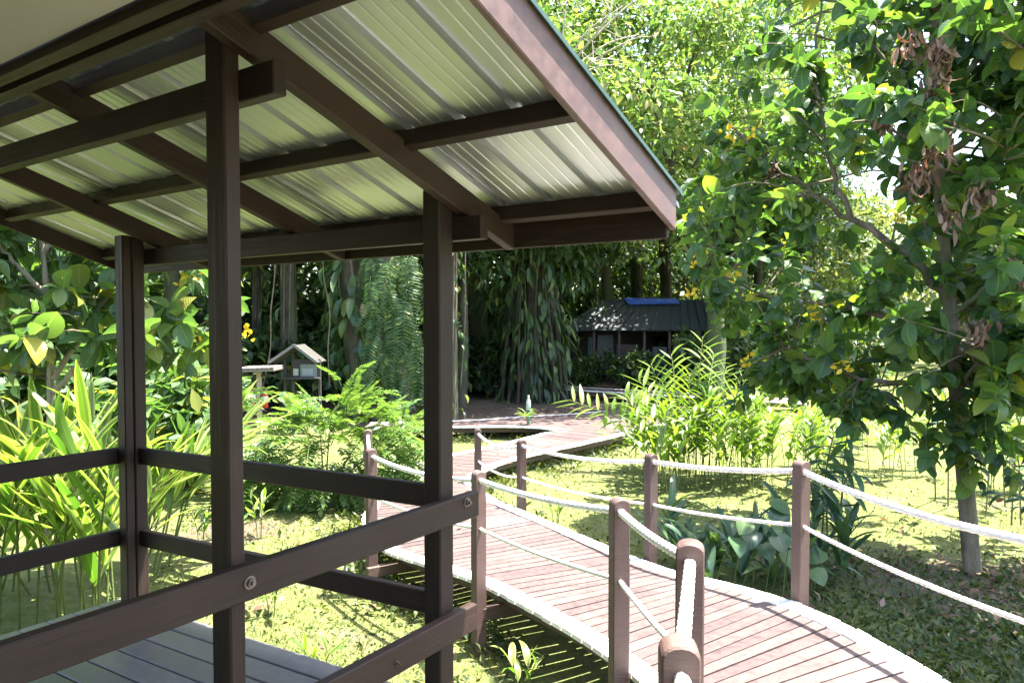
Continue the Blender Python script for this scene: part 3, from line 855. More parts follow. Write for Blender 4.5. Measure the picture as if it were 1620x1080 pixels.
# ------------------------------------------------------------------ the broad-leaved tree on the right
g = np.random.default_rng(21)
def Tp(px, py, Y): return at(px, py, Y)
tb = atz(1538, 902, 0.0)
trunk = [([tb, Tp(1526, 760, 7.75), Tp(1514, 640, 7.8), Tp(1505, 520, 7.8), Tp(1494, 400, 7.9), Tp(1482, 250, 7.9), Tp(1478, 60, 7.8), Tp(1490, -120, 7.7)], .088, .045)]
limbs = [
    ([Tp(1500, 480, 7.85), Tp(1440, 400, 8.1), Tp(1345, 345, 8.5), Tp(1285, 300, 9.0), Tp(1210, 255, 9.4)], .055, .012),
    ([Tp(1345, 345, 8.5), Tp(1318, 270, 8.7), Tp(1300, 190, 8.8), Tp(1290, 90, 8.9), Tp(1300, 0, 9)], .035, .012),
    ([Tp(1508, 560, 7.8), Tp(1420, 510, 8.4), Tp(1320, 480, 9.0), Tp(1220, 470, 9.6), Tp(1130, 430, 10)], .05, .01),
    ([Tp(1512, 610, 7.8), Tp(1450, 605, 7.9), Tp(1370, 600, 8.0), Tp(1290, 570, 8.3), Tp(1240, 550, 8.6)], .035, .01),
    ([Tp(1490, 350, 7.9), Tp(1560, 280, 7.4), Tp(1640, 180, 7.0), Tp(1700, 60, 6.8)], .05, .015),
    ([Tp(1505, 500, 7.8), Tp(1570, 450, 7.4), Tp(1640, 430, 7.1)], .035, .012),
    ([Tp(1480, 200, 7.9), Tp(1420, 120, 8.2), Tp(1370, 50, 8.4), Tp(1340, -60, 8.6)], .04, .012),
    ([Tp(1480, 180, 7.9), Tp(1550, 90, 7.6), Tp(1600, 10, 7.4), Tp(1640, -80, 7.3)], .04, .012),
    ([Tp(1512, 620, 7.8), Tp(1560, 570, 7.3), Tp(1620, 560, 7.0)], .025, .01),
]
poly = [(1120, 120), (1200, 20), (1240, -60), (1700, -80), (1720, 560), (1640, 660), (1560, 640), (1540, 590), (1440, 620), (1400, 650), (1300, 660), (1200, 600), (1100, 470), (1070, 340), (1100, 230)]
def Yf(x, y, g):
    return np.interp(x, [1060, 1200, 1350, 1500, 1650], [10.2, 9.7, 8.6, 7.9, 7.3]) + g.normal() * .75
cl = pix_cloud(g, 520, poly, Yf, holes=[(1335, 330, 85, 85, .06), (1285, 25, 60, 55, .03), (1250, 460, 45, 50, .25)])
extra = np.array([Tp(x, y, Y) for x, y, Y in ((1350, 680, 7.6), (1330, 660, 7.7), (1310, 640, 7.8), (1160, 640, 9.3), (1235, 590, 8.8), (1180, 610, 9.2), (1265, 575, 8.4), (1500, 720, 7.4), (1560, 690, 7.2), (1610, 760, 7.0), (1600, 640, 7.0), (1090, 320, 10), (1080, 410, 10), (1130, 210, 9.9), (1530, 735, 7.5), (1480, 690, 7.5), (1545, 765, 7.4), (1465, 735, 7.4), (1575, 720, 7.3), (1595, 690, 7.2), (1440, 690, 7.6), (1625, 715, 7.2), (1510, 660, 7.4), (1400, 660, 7.7), (1560, 640, 7.3), (1470, 650, 7.6))])
over = np.stack([4.6 + 3.6 * g.random(420), 3.9 + 4.4 * g.random(420), 5.0 + 2.4 * g.random(420)], 1)      # the crown's near side, above the view
over = over[pix(over)[:, 1] < -30]
limbs += [([Tp(1482, 250, 7.9), np.array((5.4, 7.0, 5.2)), np.array((5.8, 6.0, 6.2)), np.array((6.0, 5.0, 6.6))], .04, .012), ([Tp(1478, 60, 7.8), np.array((5.6, 7.4, 6.4)), np.array((6.8, 6.8, 6.9))], .035, .012)]
cl = np.vstack([cl, extra, over])
dead = [(Tp(1480, 80, 6.9), 52, .145), (Tp(1482, 130, 6.9), 34, .145), (Tp(1488, 225, 6.9), 42, .145), (Tp(1450, 275, 7.0), 48, .145), (Tp(1440, 60, 7.0), 22, .145), (Tp(1555, 300, 6.7), 34, .145), (Tp(1400, 195, 7.4), 22, .145), (Tp(1495, 335, 6.9), 24, .145), (Tp(1545, 520, 6.8), 28, .145), (Tp(1600, 420, 6.5), 26, .145), (Tp(1220, 260, 9.2), 14, .145)]
fl = [(Tp(x, y, Y), 12, .11) for x, y, Y in ((1192, 212, 9.0), (1155, 210, 9.1), (1108, 408, 9.3), (1162, 435, 9.2), (1090, 463, 9.3), (1290, 492, 8.2), (1333, 580, 7.5), (1182, 570, 8.6), (1425, 350, 7.6))]
rosette_tree('broad_leaved_tree', 'broad-leaved tree with ribbed dark green leaves and brown dead bunches right of the boardwalk', 'tree', tuple(tb), trunk, limbs, cl, M['leaf_big'], 'big', g, .228, (10, 17), M['bark'], dead=dead, flowers=fl)

# ------------------------------------------------------------------ shrub with big leaves behind the porch, left
g = np.random.default_rng(22)
sb = atz(90, 800, 0)
trunk = [([(-4.9, 7.6, 0), Tp(80, 560, 7.5), Tp(70, 420, 7.5), Tp(50, 250, 7.5)], .038, .02)]
limbs = [([Tp(85, 600, 7.5), Tp(160, 480, 7.6), Tp(240, 430, 7.8), Tp(330, 420, 8.1)], .03, .01), ([Tp(85, 620, 7.5), Tp(150, 550, 7.4), Tp(230, 530, 7.6), Tp(330, 520, 8)], .03, .01),
         ([Tp(75, 470, 7.5), Tp(10, 400, 7.2), Tp(-60, 330, 7)], .03, .01), ([Tp(70, 400, 7.5), Tp(130, 330, 7.7), Tp(220, 270, 8)], .03, .01)]
poly = [(-120, 200), (300, 230), (350, 400), (390, 480), (340, 600), (230, 560), (140, 600), (60, 600), (-120, 620)]
cl = pix_cloud(g, 150, poly, lambda x, y, g: 7.5 + g.normal() * .5 + max(0, x - 200) * .003)
rosette_tree('large_leaf_shrub', 'tall shrub with big rounded glossy leaves behind the left corner of the porch', 'shrub', (-4.9, 7.6, 0), trunk, limbs, cl, M['leaf_left'], 'big', g, .27, (8, 14), M['bark_pale'], most=280,
             flowers=[(Tp(300, 440, 7.6), 10, .1), (Tp(308, 535, 7.6), 8, .1), (Tp(392, 525, 8.0), 8, .11)])

# ------------------------------------------------------------------ variegated gingers outside the left rail
g = np.random.default_rng(23)
def stems_from(spec, g, jit=.05):
    out = []
    for bx, by, tx, ty, tY in spec:
        b = atz(bx, by, 0.0); t = at(tx, ty, tY); b[:2] += g.normal(size=2) * jit
        b[2] = ground_z(b[0], b[1]) - .02
        out.append((b, t))
    return out
spec = []
for k in range(30):
    Y = 5.6 + 1.8 * g.random(); bx = -40 + 250 * g.random()
    b = at(bx, 503, Y); b[2] = 0
    t = np.array([b[0] + g.normal() * .35, b[1] + g.normal() * .3, .85 + 1.05 * g.random()])
    spec.append((b, t))
cane_clump('variegated_ginger', 'tall clump of long yellow-edged leaves just outside the left porch rail', 'plant', spec, M['leaf_ginger'], 'blade', g, .80, .125, (8, 12), M['stem'], droop=.1, angle=.5)
spec = []
for k in range(10):
    bx = 190 + 80 * g.random(); Y = 7.3 + .8 * g.random()
    b = at(bx, 503, Y); b[2] = 0
    t = np.array([b[0] + .25 + .6 * g.random(), b[1] + g.normal() * .3, .8 + .75 * g.random()])
    spec.append((b, t))
cane_clump('variegated_ginger', 'clump of striped lance leaves leaning right, seen between the two left porch posts', 'plant', spec, M['leaf_ginger'], 'blade', g, .86, .095, (7, 10), M['stem'], droop=.1, angle=.5)
# small sprouts in the lawn
for (px, py, hh, lab) in ((318, 870, .42, 'small two-leaved ginger sprout in the lawn behind the porch corner'), (430, 975, .30, 'thin weedy sprout in the lawn beside the second porch post'), (410, 850, .5, 'young broad-leaved sprout at the shrub edge right of the second porch post'), (880, 830, .28, 'low leafy weed on the sunlit lawn inside the boardwalk bend'), (505, 1065, .3, 'leafy sprout at the edge of the porch floor'), (830, 1085, .32, 'pale sprout under the boardwalk edge at the bottom of the picture')):
    b = atz(px, py, 0.0)
    if py > 1000: b = atz(px, py + 30, 0.0)
    cane_clump('ginger_sprout', lab, 'plant', [(b + np.array([dx, dy, 0]), b + np.array([dx * 4, dy * 2, hh])) for dx, dy in ((.02, 0), (-.03, .02), (.01, .04))], M['leaf_ginger'], 'lance', g, .24, .2, (3, 5), M['stem'], r0=.006, angle=.6)

# ------------------------------------------------------------------ feathery shrub
def frond_mesh(name, npair, l, ll, lw, g, droop=.25, key='small', mat=None, flat=True):
    Ls = Leaves()
    t = np.linspace(0, 1, 12); P = np.stack([0 * t, t * l * (1 - .1 * droop), -droop * l * t ** 2 + .08 * l * np.sin(t * 3)], 1)
    V0, F0 = tube_arrays(P, [.007, .002], 5)
    for i in range(npair):
        f = .15 + .85 * (i + 1) / npair; k = f * 10.99; j = int(k); p = P[j] + (P[j + 1] - P[j]) * (k - j)
        ax = P[j + 1] - P[j]; ax /= np.linalg.norm(ax)
        for s in (-1, 1):
            d = np.array([s, 0, 0]) + ax * .35 + UP * (-.15 + g.normal() * .12)
            Ls.add(p, d, UP + rv(g) * .2, ll * (.55 + .5 * math.sin(math.pi * min(1, f * .9 + .1))) * (.9 + .2 * g.random()), lw)
    Ls.add(P[-1], P[-1] - P[-2], UP, ll, lw)
    V, Fq, U = scatter(TPL[key], *Ls.arr(), g)
    V2, F2 = join_arrays([(V, Fq), (V0, F0[F0[:, 2] != F0[:, 3]])])
    U2 = np.vstack([U, np.zeros((len(V0), 2))])
    me = mesh_raw(name, V2, F2, U2); me.materials.append(mat)
    return me
def frond_plant(name, label, base, tips, meshes, g, scale=(.8, 1.2), group=None, cat='plant', stem=True, mat=None, part='frond'):
    r_ = root(name, label, cat, tuple(base), group)
    if stem:
        tw = []
        for s, e, d in tips[::max(1, len(tips) // 14)]: tw.append(tube_arrays(smooth_path([base, np.array(base) * .5 + np.array(s) * .5 + UP * .15, s], 7), [.014, .005], 5))
        V, Fq = join_arrays(tw); link('stem', quads_mesh('stem', V, Fq), r_, mat or M['twig'])
    for s, e, d in tips:
        d = np.array(d, float)[None]; x, d_, n_ = frames(d, UP[None] + rv(g)[None] * .2)
        k = scale[0] + (scale[1] - scale[0]) * g.random()
        m = Matrix.Identity(4)
        for q in range(3): m[q][0], m[q][1], m[q][2], m[q][3] = x[0, q] * k, d_[0, q] * k, n_[0, q] * k, s[q]
        o = bpy.data.objects.new(part, meshes[int(g.integers(0, len(meshes)))]); COL.objects.link(o)
        o.parent = r_; o.matrix_parent_inverse = Matrix.Translation(-Vector(r_.location)); o.matrix_basis = m
    return r_
g = np.random.default_rng(24)
pin = [frond_mesh('frond', 10, .56, .125, .062, g, .2 + .15 * k, 'small', M['leaf_pinnate']) for k in range(3)]
base = np.array([-2.75, 10.6, 0])
tips = []
for k in range(640):
    px, py = 395 + 250 * g.random(), 595 + 200 * g.random()
    if py < np.interp(px, [390, 430, 480, 545, 600, 650], [712, 700, 662, 640, 652, 695]): continue
    Y = 10.2 + 1.1 * g.random()
    s = at(px, py, Y); o = s - (base + UP * .7); o[1] -= .5
    tips.append((s, None, o / np.linalg.norm(o) + UP * (.05 + .25 * g.random()) + rv(g) * .4))
for px, py in ((540, 610), (560, 600), (530, 640), (575, 630), (520, 660), (590, 660)):
    s = at(px, py, 10.4); tips.append((s, None, np.array([(px - 548) / 30, -.3, .5])))
frond_plant('feathery_shrub', 'bright green shrub with feathery paired leaflets behind the porch railing', base, tips, pin, g, cat='shrub')
base = np.array([-1.95, 12.6, 0]); tips = []
for k in range(30):
    s = at(600 + 60 * g.random() + 10, 660 + 45 * g.random(), 12.4 + .5 * g.random()); o = s - (base + UP * .5); o[1] -= .4
    tips.append((s, None, o / np.linalg.norm(o) + rv(g) * .4 + UP * .2))
frond_plant('feathery_shrub', 'smaller feathery shrub beside the lit boardwalk, left of the rope post', base, tips, pin, g, cat='shrub')

# ------------------------------------------------------------------ bright gingers beyond the boardwalk
g = np.random.default_rng(25)
spec = []
for bx, by, tx, ty, tY in ((1100, 742, 1112, 532, 12.8), (1075, 735, 1062, 560, 13.2), (1060, 735, 1030, 575, 13.2), (1050, 735, 985, 625, 13), (1040, 735, 900, 632, 13.2), (1090, 742, 1090, 590, 12.6), (1120, 742, 1150, 580, 12.8), (1130, 742, 1180, 600, 12.6), (1070, 740, 1010, 600, 12.8), (1110, 742, 1130, 560, 13.3), (1085, 735, 1045, 600, 13.4), (1140, 742, 1110, 620, 12.4), (1150, 745, 1200, 630, 12.2)):
    b = atz(bx, by + 12, 0); spec.append((b, at(tx, ty, tY)))
cane_clump('bright_ginger', 'tall yellow-green ginger canes arching over the far bend of the boardwalk', 'plant', spec, M['leaf_lime'], 'blade', g, .46, .19, (18, 24), M['stem'], angle=.85, r0=.012, flat=True)
for (cx, cy, n, wpx, lab) in ((1060, 745, 40, 60, 'low bright ginger stems behind the far rope post, left of the lily clump'), (1180, 745, 46, 70, 'mass of thin bright ginger stems behind the dark lily clump'), (1290, 745, 24, 55, 'bright ginger stems left of the tree trunk'), (1420, 735, 12, 50, 'upright ginger canes on the lawn just left of the trunk'), (1590, 770, 10, 40, 'leafy ginger canes right of the trunk at the picture edge'), (1400, 680, 16, 90, 'distant row of ginger plants across the sunlit lawn behind the trunk'), (1570, 670, 14, 70, 'distant ginger plants on the lawn at the right edge')):
    spec = []
    far = cy < 690
    for k in range(n):
        b = atz(cx + wpx * g.normal() * .6, cy + 12 * g.normal() + 15, 0)
        spec.append((b, b + np.array([g.normal() * .3, g.normal() * .2, (.75 + .75 * g.random())])))
    cane_clump('ginger_clump', lab, 'plant', spec, M['leaf_lime'], 'mid', g, .36, .23, (8, 13), M['stem'], angle=.8, r0=.006, most=60)
# ------------------------------------------------------------------ dark lily clump and hanging dark leaves in the tree's shade
g = np.random.default_rng(26)
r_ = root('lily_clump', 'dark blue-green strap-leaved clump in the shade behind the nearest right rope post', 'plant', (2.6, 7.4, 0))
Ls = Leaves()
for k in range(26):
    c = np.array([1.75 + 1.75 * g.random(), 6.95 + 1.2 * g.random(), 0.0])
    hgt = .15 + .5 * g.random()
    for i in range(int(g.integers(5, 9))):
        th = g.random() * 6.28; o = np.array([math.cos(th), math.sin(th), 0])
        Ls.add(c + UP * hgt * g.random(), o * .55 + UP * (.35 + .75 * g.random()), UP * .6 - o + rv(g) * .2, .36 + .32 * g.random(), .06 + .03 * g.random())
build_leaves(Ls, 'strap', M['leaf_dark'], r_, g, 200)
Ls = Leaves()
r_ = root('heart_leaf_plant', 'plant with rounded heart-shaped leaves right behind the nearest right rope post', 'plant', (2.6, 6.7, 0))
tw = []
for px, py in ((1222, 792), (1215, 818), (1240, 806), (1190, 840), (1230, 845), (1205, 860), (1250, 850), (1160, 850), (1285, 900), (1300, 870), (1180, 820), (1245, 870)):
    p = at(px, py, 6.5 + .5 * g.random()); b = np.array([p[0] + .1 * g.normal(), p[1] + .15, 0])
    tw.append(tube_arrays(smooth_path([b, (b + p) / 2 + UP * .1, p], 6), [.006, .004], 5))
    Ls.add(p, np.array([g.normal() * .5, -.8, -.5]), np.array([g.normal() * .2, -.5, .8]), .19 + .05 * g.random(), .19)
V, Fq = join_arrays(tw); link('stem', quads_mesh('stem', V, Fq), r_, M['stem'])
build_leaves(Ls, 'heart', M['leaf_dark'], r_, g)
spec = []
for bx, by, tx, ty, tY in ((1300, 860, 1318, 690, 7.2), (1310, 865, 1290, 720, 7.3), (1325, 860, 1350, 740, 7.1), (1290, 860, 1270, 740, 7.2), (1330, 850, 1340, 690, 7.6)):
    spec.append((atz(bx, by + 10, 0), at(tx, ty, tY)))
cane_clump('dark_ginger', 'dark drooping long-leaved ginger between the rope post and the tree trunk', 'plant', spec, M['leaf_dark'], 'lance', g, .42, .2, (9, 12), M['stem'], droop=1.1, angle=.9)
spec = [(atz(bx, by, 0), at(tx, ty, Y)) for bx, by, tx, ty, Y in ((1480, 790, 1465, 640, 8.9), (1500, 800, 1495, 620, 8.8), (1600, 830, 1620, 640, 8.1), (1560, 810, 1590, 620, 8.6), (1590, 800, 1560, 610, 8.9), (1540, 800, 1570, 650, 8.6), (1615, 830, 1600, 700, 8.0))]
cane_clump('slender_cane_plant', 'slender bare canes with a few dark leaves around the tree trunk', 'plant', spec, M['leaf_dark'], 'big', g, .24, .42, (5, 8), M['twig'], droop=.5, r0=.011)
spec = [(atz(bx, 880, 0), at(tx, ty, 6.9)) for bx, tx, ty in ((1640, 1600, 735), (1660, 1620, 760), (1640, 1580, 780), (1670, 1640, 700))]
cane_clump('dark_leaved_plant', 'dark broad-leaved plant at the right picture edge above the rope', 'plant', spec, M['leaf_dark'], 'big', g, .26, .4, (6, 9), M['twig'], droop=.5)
#FOREST
# ------------------------------------------------------------------ the forest behind
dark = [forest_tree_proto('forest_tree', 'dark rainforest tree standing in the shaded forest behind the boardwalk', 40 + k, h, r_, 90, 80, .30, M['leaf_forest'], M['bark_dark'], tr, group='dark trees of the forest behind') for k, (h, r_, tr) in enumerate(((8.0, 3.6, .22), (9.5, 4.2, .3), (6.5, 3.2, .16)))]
g = np.random.default_rng(41)
spots = [(-4.8, 23.5, 1, 1.0), (-9.5, 20.5, 0, 1.0), (-2.0, 28, 0, 1.05), (1.0, 31, 1, 1.0), (-14, 24, 1, 1.0), (-7, 30, 2, 1.2), (-12, 32, 0, 1.2), (4.5, 34, 0, 1.1), (-18, 28, 1, 1.1), (-17, 18, 2, 1.1), (8, 38, 1, 1.1), (-3, 36, 1, 1.2), (-22, 36, 1, 1.3), (1.5, 25.6, 2, .95), (10.2, 29.5, 2, 1.1), (-12, 15.5, 2, .85), (-1.6, 22.2, 2, .95), (11, 33, 0, 1.0), (-7.6, 24.6, 2, 1.05), (-24, 24, 0, 1.1), (0, 40, 1, 1.4), (-10, 42, 1, 1.4)]
for i, (x, y, k, s) in enumerate(spots):
    if k < len(dark) and not dark[k].get('used'):
        dark[k]['used'] = 1; dark[k].location = (x, y, 0); dark[k].rotation_euler.z = g.random() * 6; dark[k].scale = (s, s, s)
    else: copy_tree(dark[k], (x, y, 0), g.random() * 6.28, s)
for d in COL.objects:
    if 'used' in d: del d['used']
# bright canopy over the porch roof edge
lime = forest_tree_proto('lime_canopy_tree', 'large bright lime-green tree with drooping leaves behind the roof edge', 50, 9.0, 4.3, 170, 100, .24, M['leaf_canopy'], M['bark_dark'], .24, .85, lean=-1.8)
lime.location = (6.0, 22.0, 0)
copy_tree(lime, (-1.2, 26.5, 1.5), 2.1, 1.15, 'second lime-green tree further back, left of the bright one, above the roof edge')
copy_tree(lime, (8.4, 27, 2.2), 4.0, 1.05, 'bright green tree further back, behind the left side of the broad-leaved tree')
# leafless branches in front of the bright crown
gg = np.random.default_rng(51)
bare = root('bare_branch_tree', 'leafless pale branches reaching across the bright tree at the roof edge', 'tree', (-1.85, 17.9, 0))
tb_ = [np.array((-1.85, 17.9, -.1)), np.array((-1.80, 17.9, 3.6)), at(790, 300, 17.8), at(893, 140, 17.6)]
V, Fq = tube_arrays(smooth_path(tb_, 18), [.1, .05], 8, .1, 2); link('trunk', quads_mesh('trunk', V, Fq), bare, M['bark_pale'])
for (p0, p1, p2) in (((893, 140), (920, 60), (985, 10)), ((905, 110), (960, 70), (1010, 55)), ((893, 140), (890, 60), (900, -20)), ((930, 100), (985, 70), (1020, 55)), ((940, 60), (1000, 5), (1050, -10)), ((900, 120), (950, 95), (990, 98)), ((905, 100), (960, 30), (970, -15)), ((895, 150), (935, 110), (1000, 100))):
    pts = [at(*p0, 17.6), at(*p1, 17.3 + gg.normal() * .3), at(*p2, 17 + gg.normal() * .4)]
    ar = [tube_arrays(smooth_path(pts, 9), [.028, .009], 5)]
    Q = smooth_path(pts, 9)
    for j in range(4):
        s = Q[int(gg.integers(3, 8))]; e = s + rv(gg) * .5 + UP * .2
        ar.append(tube_arrays(smooth_path([s, (s + e) / 2 + rv(gg) * .06, e], 5), [.012, .004], 4))
    V, Fq = join_arrays(ar); link('branch', quads_mesh('branch', V, Fq), bare, M['bark_pale'])
# trees across the lawn
pale = forest_tree_proto('lawn_edge_tree', 'pale green tree beyond the sunlit lawn', 55, 6.5, 3.8, 80, 60, .34, M['leaf_pale'], M['bark_pale'], .2, .8, group='pale trees across the lawn')
for i, (x, y, s) in enumerate([(14.5, 36, 1), (19, 41, 1.1), (24, 36, 1.0), (13.5, 45, 1.15), (29, 42, 1.1), (21, 50, 1.3), (34, 36, 1.0)]):
    if i == 0: pale.location = (x, y, -.6); pale.scale = (s, s, s)
    else: copy_tree(pale, (x, y, -.6), i * 1.7, s)
# understorey bushes
def bush_proto(name, label, seed, rad, clumps, per, ll, mat, key, group, cat='bush', wr=.5):
    g = np.random.default_rng(seed)
    r_ = root(name, label, cat, (0, 0, 0), group)
    (V, Fq, U), c = crown_arrays(g, rad, clumps, per, ll, .8, .35, key, .3, wr)
    V[:, 2] += rad * .75; V[:, 2] = np.maximum(V[:, 2], .03)
    ar = []
    for k in g.choice(len(c), 9, replace=False):
        e = c[k] * .9 + UP * rad * .75
        ar.append(tube_arrays(smooth_path([(g.normal() * .1, g.normal() * .1, -.1), e * .5 + UP * .2, e], 6), [.03, .008], 5))
    Vt, Ft = join_arrays(ar); link('stem', quads_mesh('stem', Vt, Ft), r_, M['bark_dark'])
    link('foliage', mesh_raw('foliage', V, Fq, U), r_, mat)
    return r_
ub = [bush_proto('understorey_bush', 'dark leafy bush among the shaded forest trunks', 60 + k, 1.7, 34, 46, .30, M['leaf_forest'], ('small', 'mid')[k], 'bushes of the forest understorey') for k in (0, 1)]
fresh = [1, 1]
for (x, y, s) in [(-6.6, 22.2, 1.0), (-5.6, 26, 1.4), (-3.4, 25.6, 1.3), (-1.9, 27.5, 1.3), (-.4, 30.5, 1.4), (-8.6, 23.6, 1.3), (-10.5, 22, 1.3), (-13, 21, 1.4), (-7.4, 27.5, 1.6), (2.4, 36.5, 1.3), (5.4, 38, 1.4), (8.6, 34, 1.5), (-12.5, 27, 1.8), (-16, 22, 1.6), (-10.2, 18.6, 1.0), (-12.2, 17, 1.1), (-2.2, 33, 1.6), (10.6, 30.5, 1.3), (-5.4, 33, 2.0), (-14.5, 17, 1.2), (-8.4, 19.6, .9), (1.5, 39, 2.2), (-.8, 26.3, .9), (12.2, 27.5, 1.2), (4.4, 27.6, .62), (6.9, 26.6, .85), (2.9, 28.2, .5), (8.4, 25.5, .8)]:
    k = int(g.integers(0, 2))
    if fresh[k]: fresh[k] = 0; ub[k].location = (x, y, 0); ub[k].scale = (s, s, s)
    else: copy_tree(ub[k], (x, y, 0), g.random() * 6.28, s)
# sunlit bushes between the left shrub and the forest
sb1 = bush_proto('garden_bush', 'sunlit bush with arching leaves behind the left porch post', 64, 1.3, 30, 40, .30, M['leaf_left'], 'mid', 'bushes behind the left shrub')
for i, (x, y, s, lab) in enumerate([(-5.6, 11.4, .95, None), (-8.0, 11.8, 1.1, 'sunlit bush behind the large-leaf shrub at the left picture edge'), (-6.9, 13.4, 1.2, 'sunlit bush just left of the extinguisher shelter')]):
    if i == 0: sb1.location = (x, y, 0); sb1.scale = (s, s, s)
    else: copy_tree(sb1, (x, y, 0), i * 2.1, s, lab)
# palm-like fronds behind the left post
g = np.random.default_rng(66)
fern = [frond_mesh('frond', 18, 1.3, .25, .055, g, .45 + .2 * k, 'small', M['leaf_fern']) for k in range(2)]
base = np.array([-5.4, 12.4, 0])
tips = []
for k in range(16):
    th = k * .4 + .2; o = np.array([math.cos(th * 2.3), math.sin(th * 2.3) * .6 - .3, .7 + .5 * g.random()])
    tips.append((base + UP * (.7 + .4 * g.random()), None, o))
frond_plant('fern_palm', 'dark arching palm fronds behind the left porch post', base, tips, fern, g, (.9, 1.3), cat='palm')

# climber-covered tree with hanging ferns, left of the centre post
def climber_tree(name, label, px, Y, r0, h, seed, lean=0., nl=110, leaf=.45, z0=.6, z1=6, bark='bark_dark'):
    g = np.random.default_rng(seed)
    b = at(px, 503, Y); b[2] = -.1
    r_ = root(name, label, 'tree', tuple(b))
    T = smooth_path([b, b + np.array([lean * .3, 0, h * .35]), b + np.array([lean * .7, 0, h * .7]), b + np.array([lean, 0, h])], 24)
    V, Fq = tube_arrays(T, [r0 * 1.5, r0, r0 * .85, r0 * .7], 14, .22, seed); link('trunk', quads_mesh('trunk', V, Fq), r_, M[bark])
    ar = []
    for k in range(6):                                    # creeping roots on the bark
        th = g.random() * 6.28
        Q = [t + np.array([math.cos(th + .12 * i), math.sin(th + .12 * i), 0]) * r0 * 1.08 for i, t in enumerate(T[1:18:2])]
        ar.append(tube_arrays(smooth_path(Q, 20), [.03, .02], 5))
    V, Fq = join_arrays(ar); link('climbing_root', quads_mesh('climbing_root', V, Fq), r_, M['bark'])['kind'] = 'stuff'
    Ls = Leaves()
    for i in range(nl):
        z = z0 + (z1 - z0) * g.random(); k = np.argmin(abs(T[:, 2] - z)); th = g.random() * 6.28
        o = np.array([math.cos(th), math.sin(th), 0])
        p = T[k] + o * (r0 + .05 + .35 * g.random()) + UP * g.normal() * .1
        Ls.add(p, o * .45 - UP * .9 + rv(g) * .25, o + UP * .5 + rv(g) * .3, leaf * (.6 + .7 * g.random()), leaf * .33)
    build_leaves(Ls, 'big', M['leaf_forest'], r_, g, 120)
    return r_
climber_tree('climber_tree', 'mossy trunk wrapped in drooping dark climber leaves behind the feathery shrub', 575, 19.5, .28, 9, 70, -.9, 150, .6, 1.6, 5.2)
climber_tree('climber_tree', 'straight dark trunk behind the small gabled notice board', 457, 21.5, .2, 10, 71, 0., 50, .4, .4, 7)
climber_tree('climber_tree', 'slim trunk wrapped in green leaves close to the right edge of the centre post', 716, 18.2, .08, 9, 72, .05, 120, .22, .3, 7)
climber_tree('climber_tree', 'pale slanting trunk seen above the hanging ferns', 648, 22, .13, 9, 73, -1.5, 25, .3, 1, 7, 'bark_pale')
climber_tree('climber_tree', 'thin dark trunk far behind the extinguisher shelter', 405, 24, .13, 10, 74, .2, 60, .35, .5, 7)
climber_tree('climber_tree', 'dark trunk right of the strangler tree above the green hut', 935, 36, .28, 10, 75, .2, 50, .5, 3.4, 8)
climber_tree('climber_tree', 'dark trunk rising behind the blue ridge of the hut roof', 1010, 38, .3, 10, 76, -.2, 60, .5, 3.4, 8)
# hanging fern curtain
g = np.random.default_rng(77)
base = np.array([-3.35, 19.0, 0.0]); tips = []
for k in range(72):
    s = at(585 + 80 * g.random(), 385 + 205 * g.random(), 18.6 + .5 * g.random())
    tips.append((s, None, np.array([g.normal() * .25, -.35 - .2 * g.random(), -.9])))
fp = root('hanging_fern_tree', 'curtain of long hanging fern fronds on a trunk left of the centre post', 'tree', tuple(base))
T = smooth_path([base, base + np.array([.1, 0, 2]), base + np.array([.0, 0, 5]), base + np.array([-.2, 0, 9])], 20)
V, Fq = tube_arrays(T, [.3, .22, .2], 12, .2, 4); link('trunk', quads_mesh('trunk', V, Fq), fp, M['bark_dark'])
for s, e, d in tips:
    x, d_, n_ = frames(d[None], np.array([[g.normal() * .3, -1., .3]])); k = .8 + .5 * g.random(); m = Matrix.Identity(4)
    for q in range(3): m[q][0], m[q][1], m[q][2], m[q][3] = x[0, q] * k, d_[0, q] * k, n_[0, q] * k, s[q]
    o = bpy.data.objects.new('frond', fern[int(g.integers(0, 2))]); COL.objects.link(o); o.parent = fp
    o.matrix_parent_inverse = Matrix.Translation(-Vector(fp.location)); o.matrix_basis = m
# strangler tree with hanging roots
g = np.random.default_rng(78)
b = at(842, 503, 24.5); b[2] = -.1
st = root('strangler_tree', 'massive strangler tree with curtains of hanging roots left of the green hut', 'tree', tuple(b))
V, Fq = tube_arrays(smooth_path([b, b + np.array([.0, 0, 3]), b + np.array([.15, 0, 7]), b + np.array([.3, 0, 11])], 22), [.7, .38, .32, .3], 16, .3, 9); link('trunk', quads_mesh('trunk', V, Fq), st, M['bark_dark'])
for k in range(44):
    th = g.random() * 6.28; rr = .6 + .75 * g.random()
    p = b + np.array([math.cos(th) * rr, math.sin(th) * rr * .8, 0]); q = b + np.array([math.cos(th) * rr * .5, math.sin(th) * rr * .5, 4 + 2 * g.random()])
    V, Fq = tube_arrays(smooth_path([p, (p + q) / 2 + rv(g) * .18, q], 10), [.045 + .04 * g.random(), .03], 6, .1, k); link('hanging_root', quads_mesh('hanging_root', V, Fq), st, M['bark_dark'])
Ls = Leaves()
for i in range(900):
    z = .2 + 6.0 * g.random(); th = g.random() * 6.28; rr = (.7 + .9 * g.random()) * (1.5 if z > 3.2 else 1)
    o = np.array([math.cos(th), math.sin(th), 0]); p = b + o * rr + UP * z
    Ls.add(p, o * .5 - UP * .9 + rv(g) * .3, o + UP * .5 + rv(g) * .4, .3 + .4 * g.random(), .06 + .09 * g.random())
build_leaves(Ls, 'lance', M['leaf_forest'], st, g, 200)
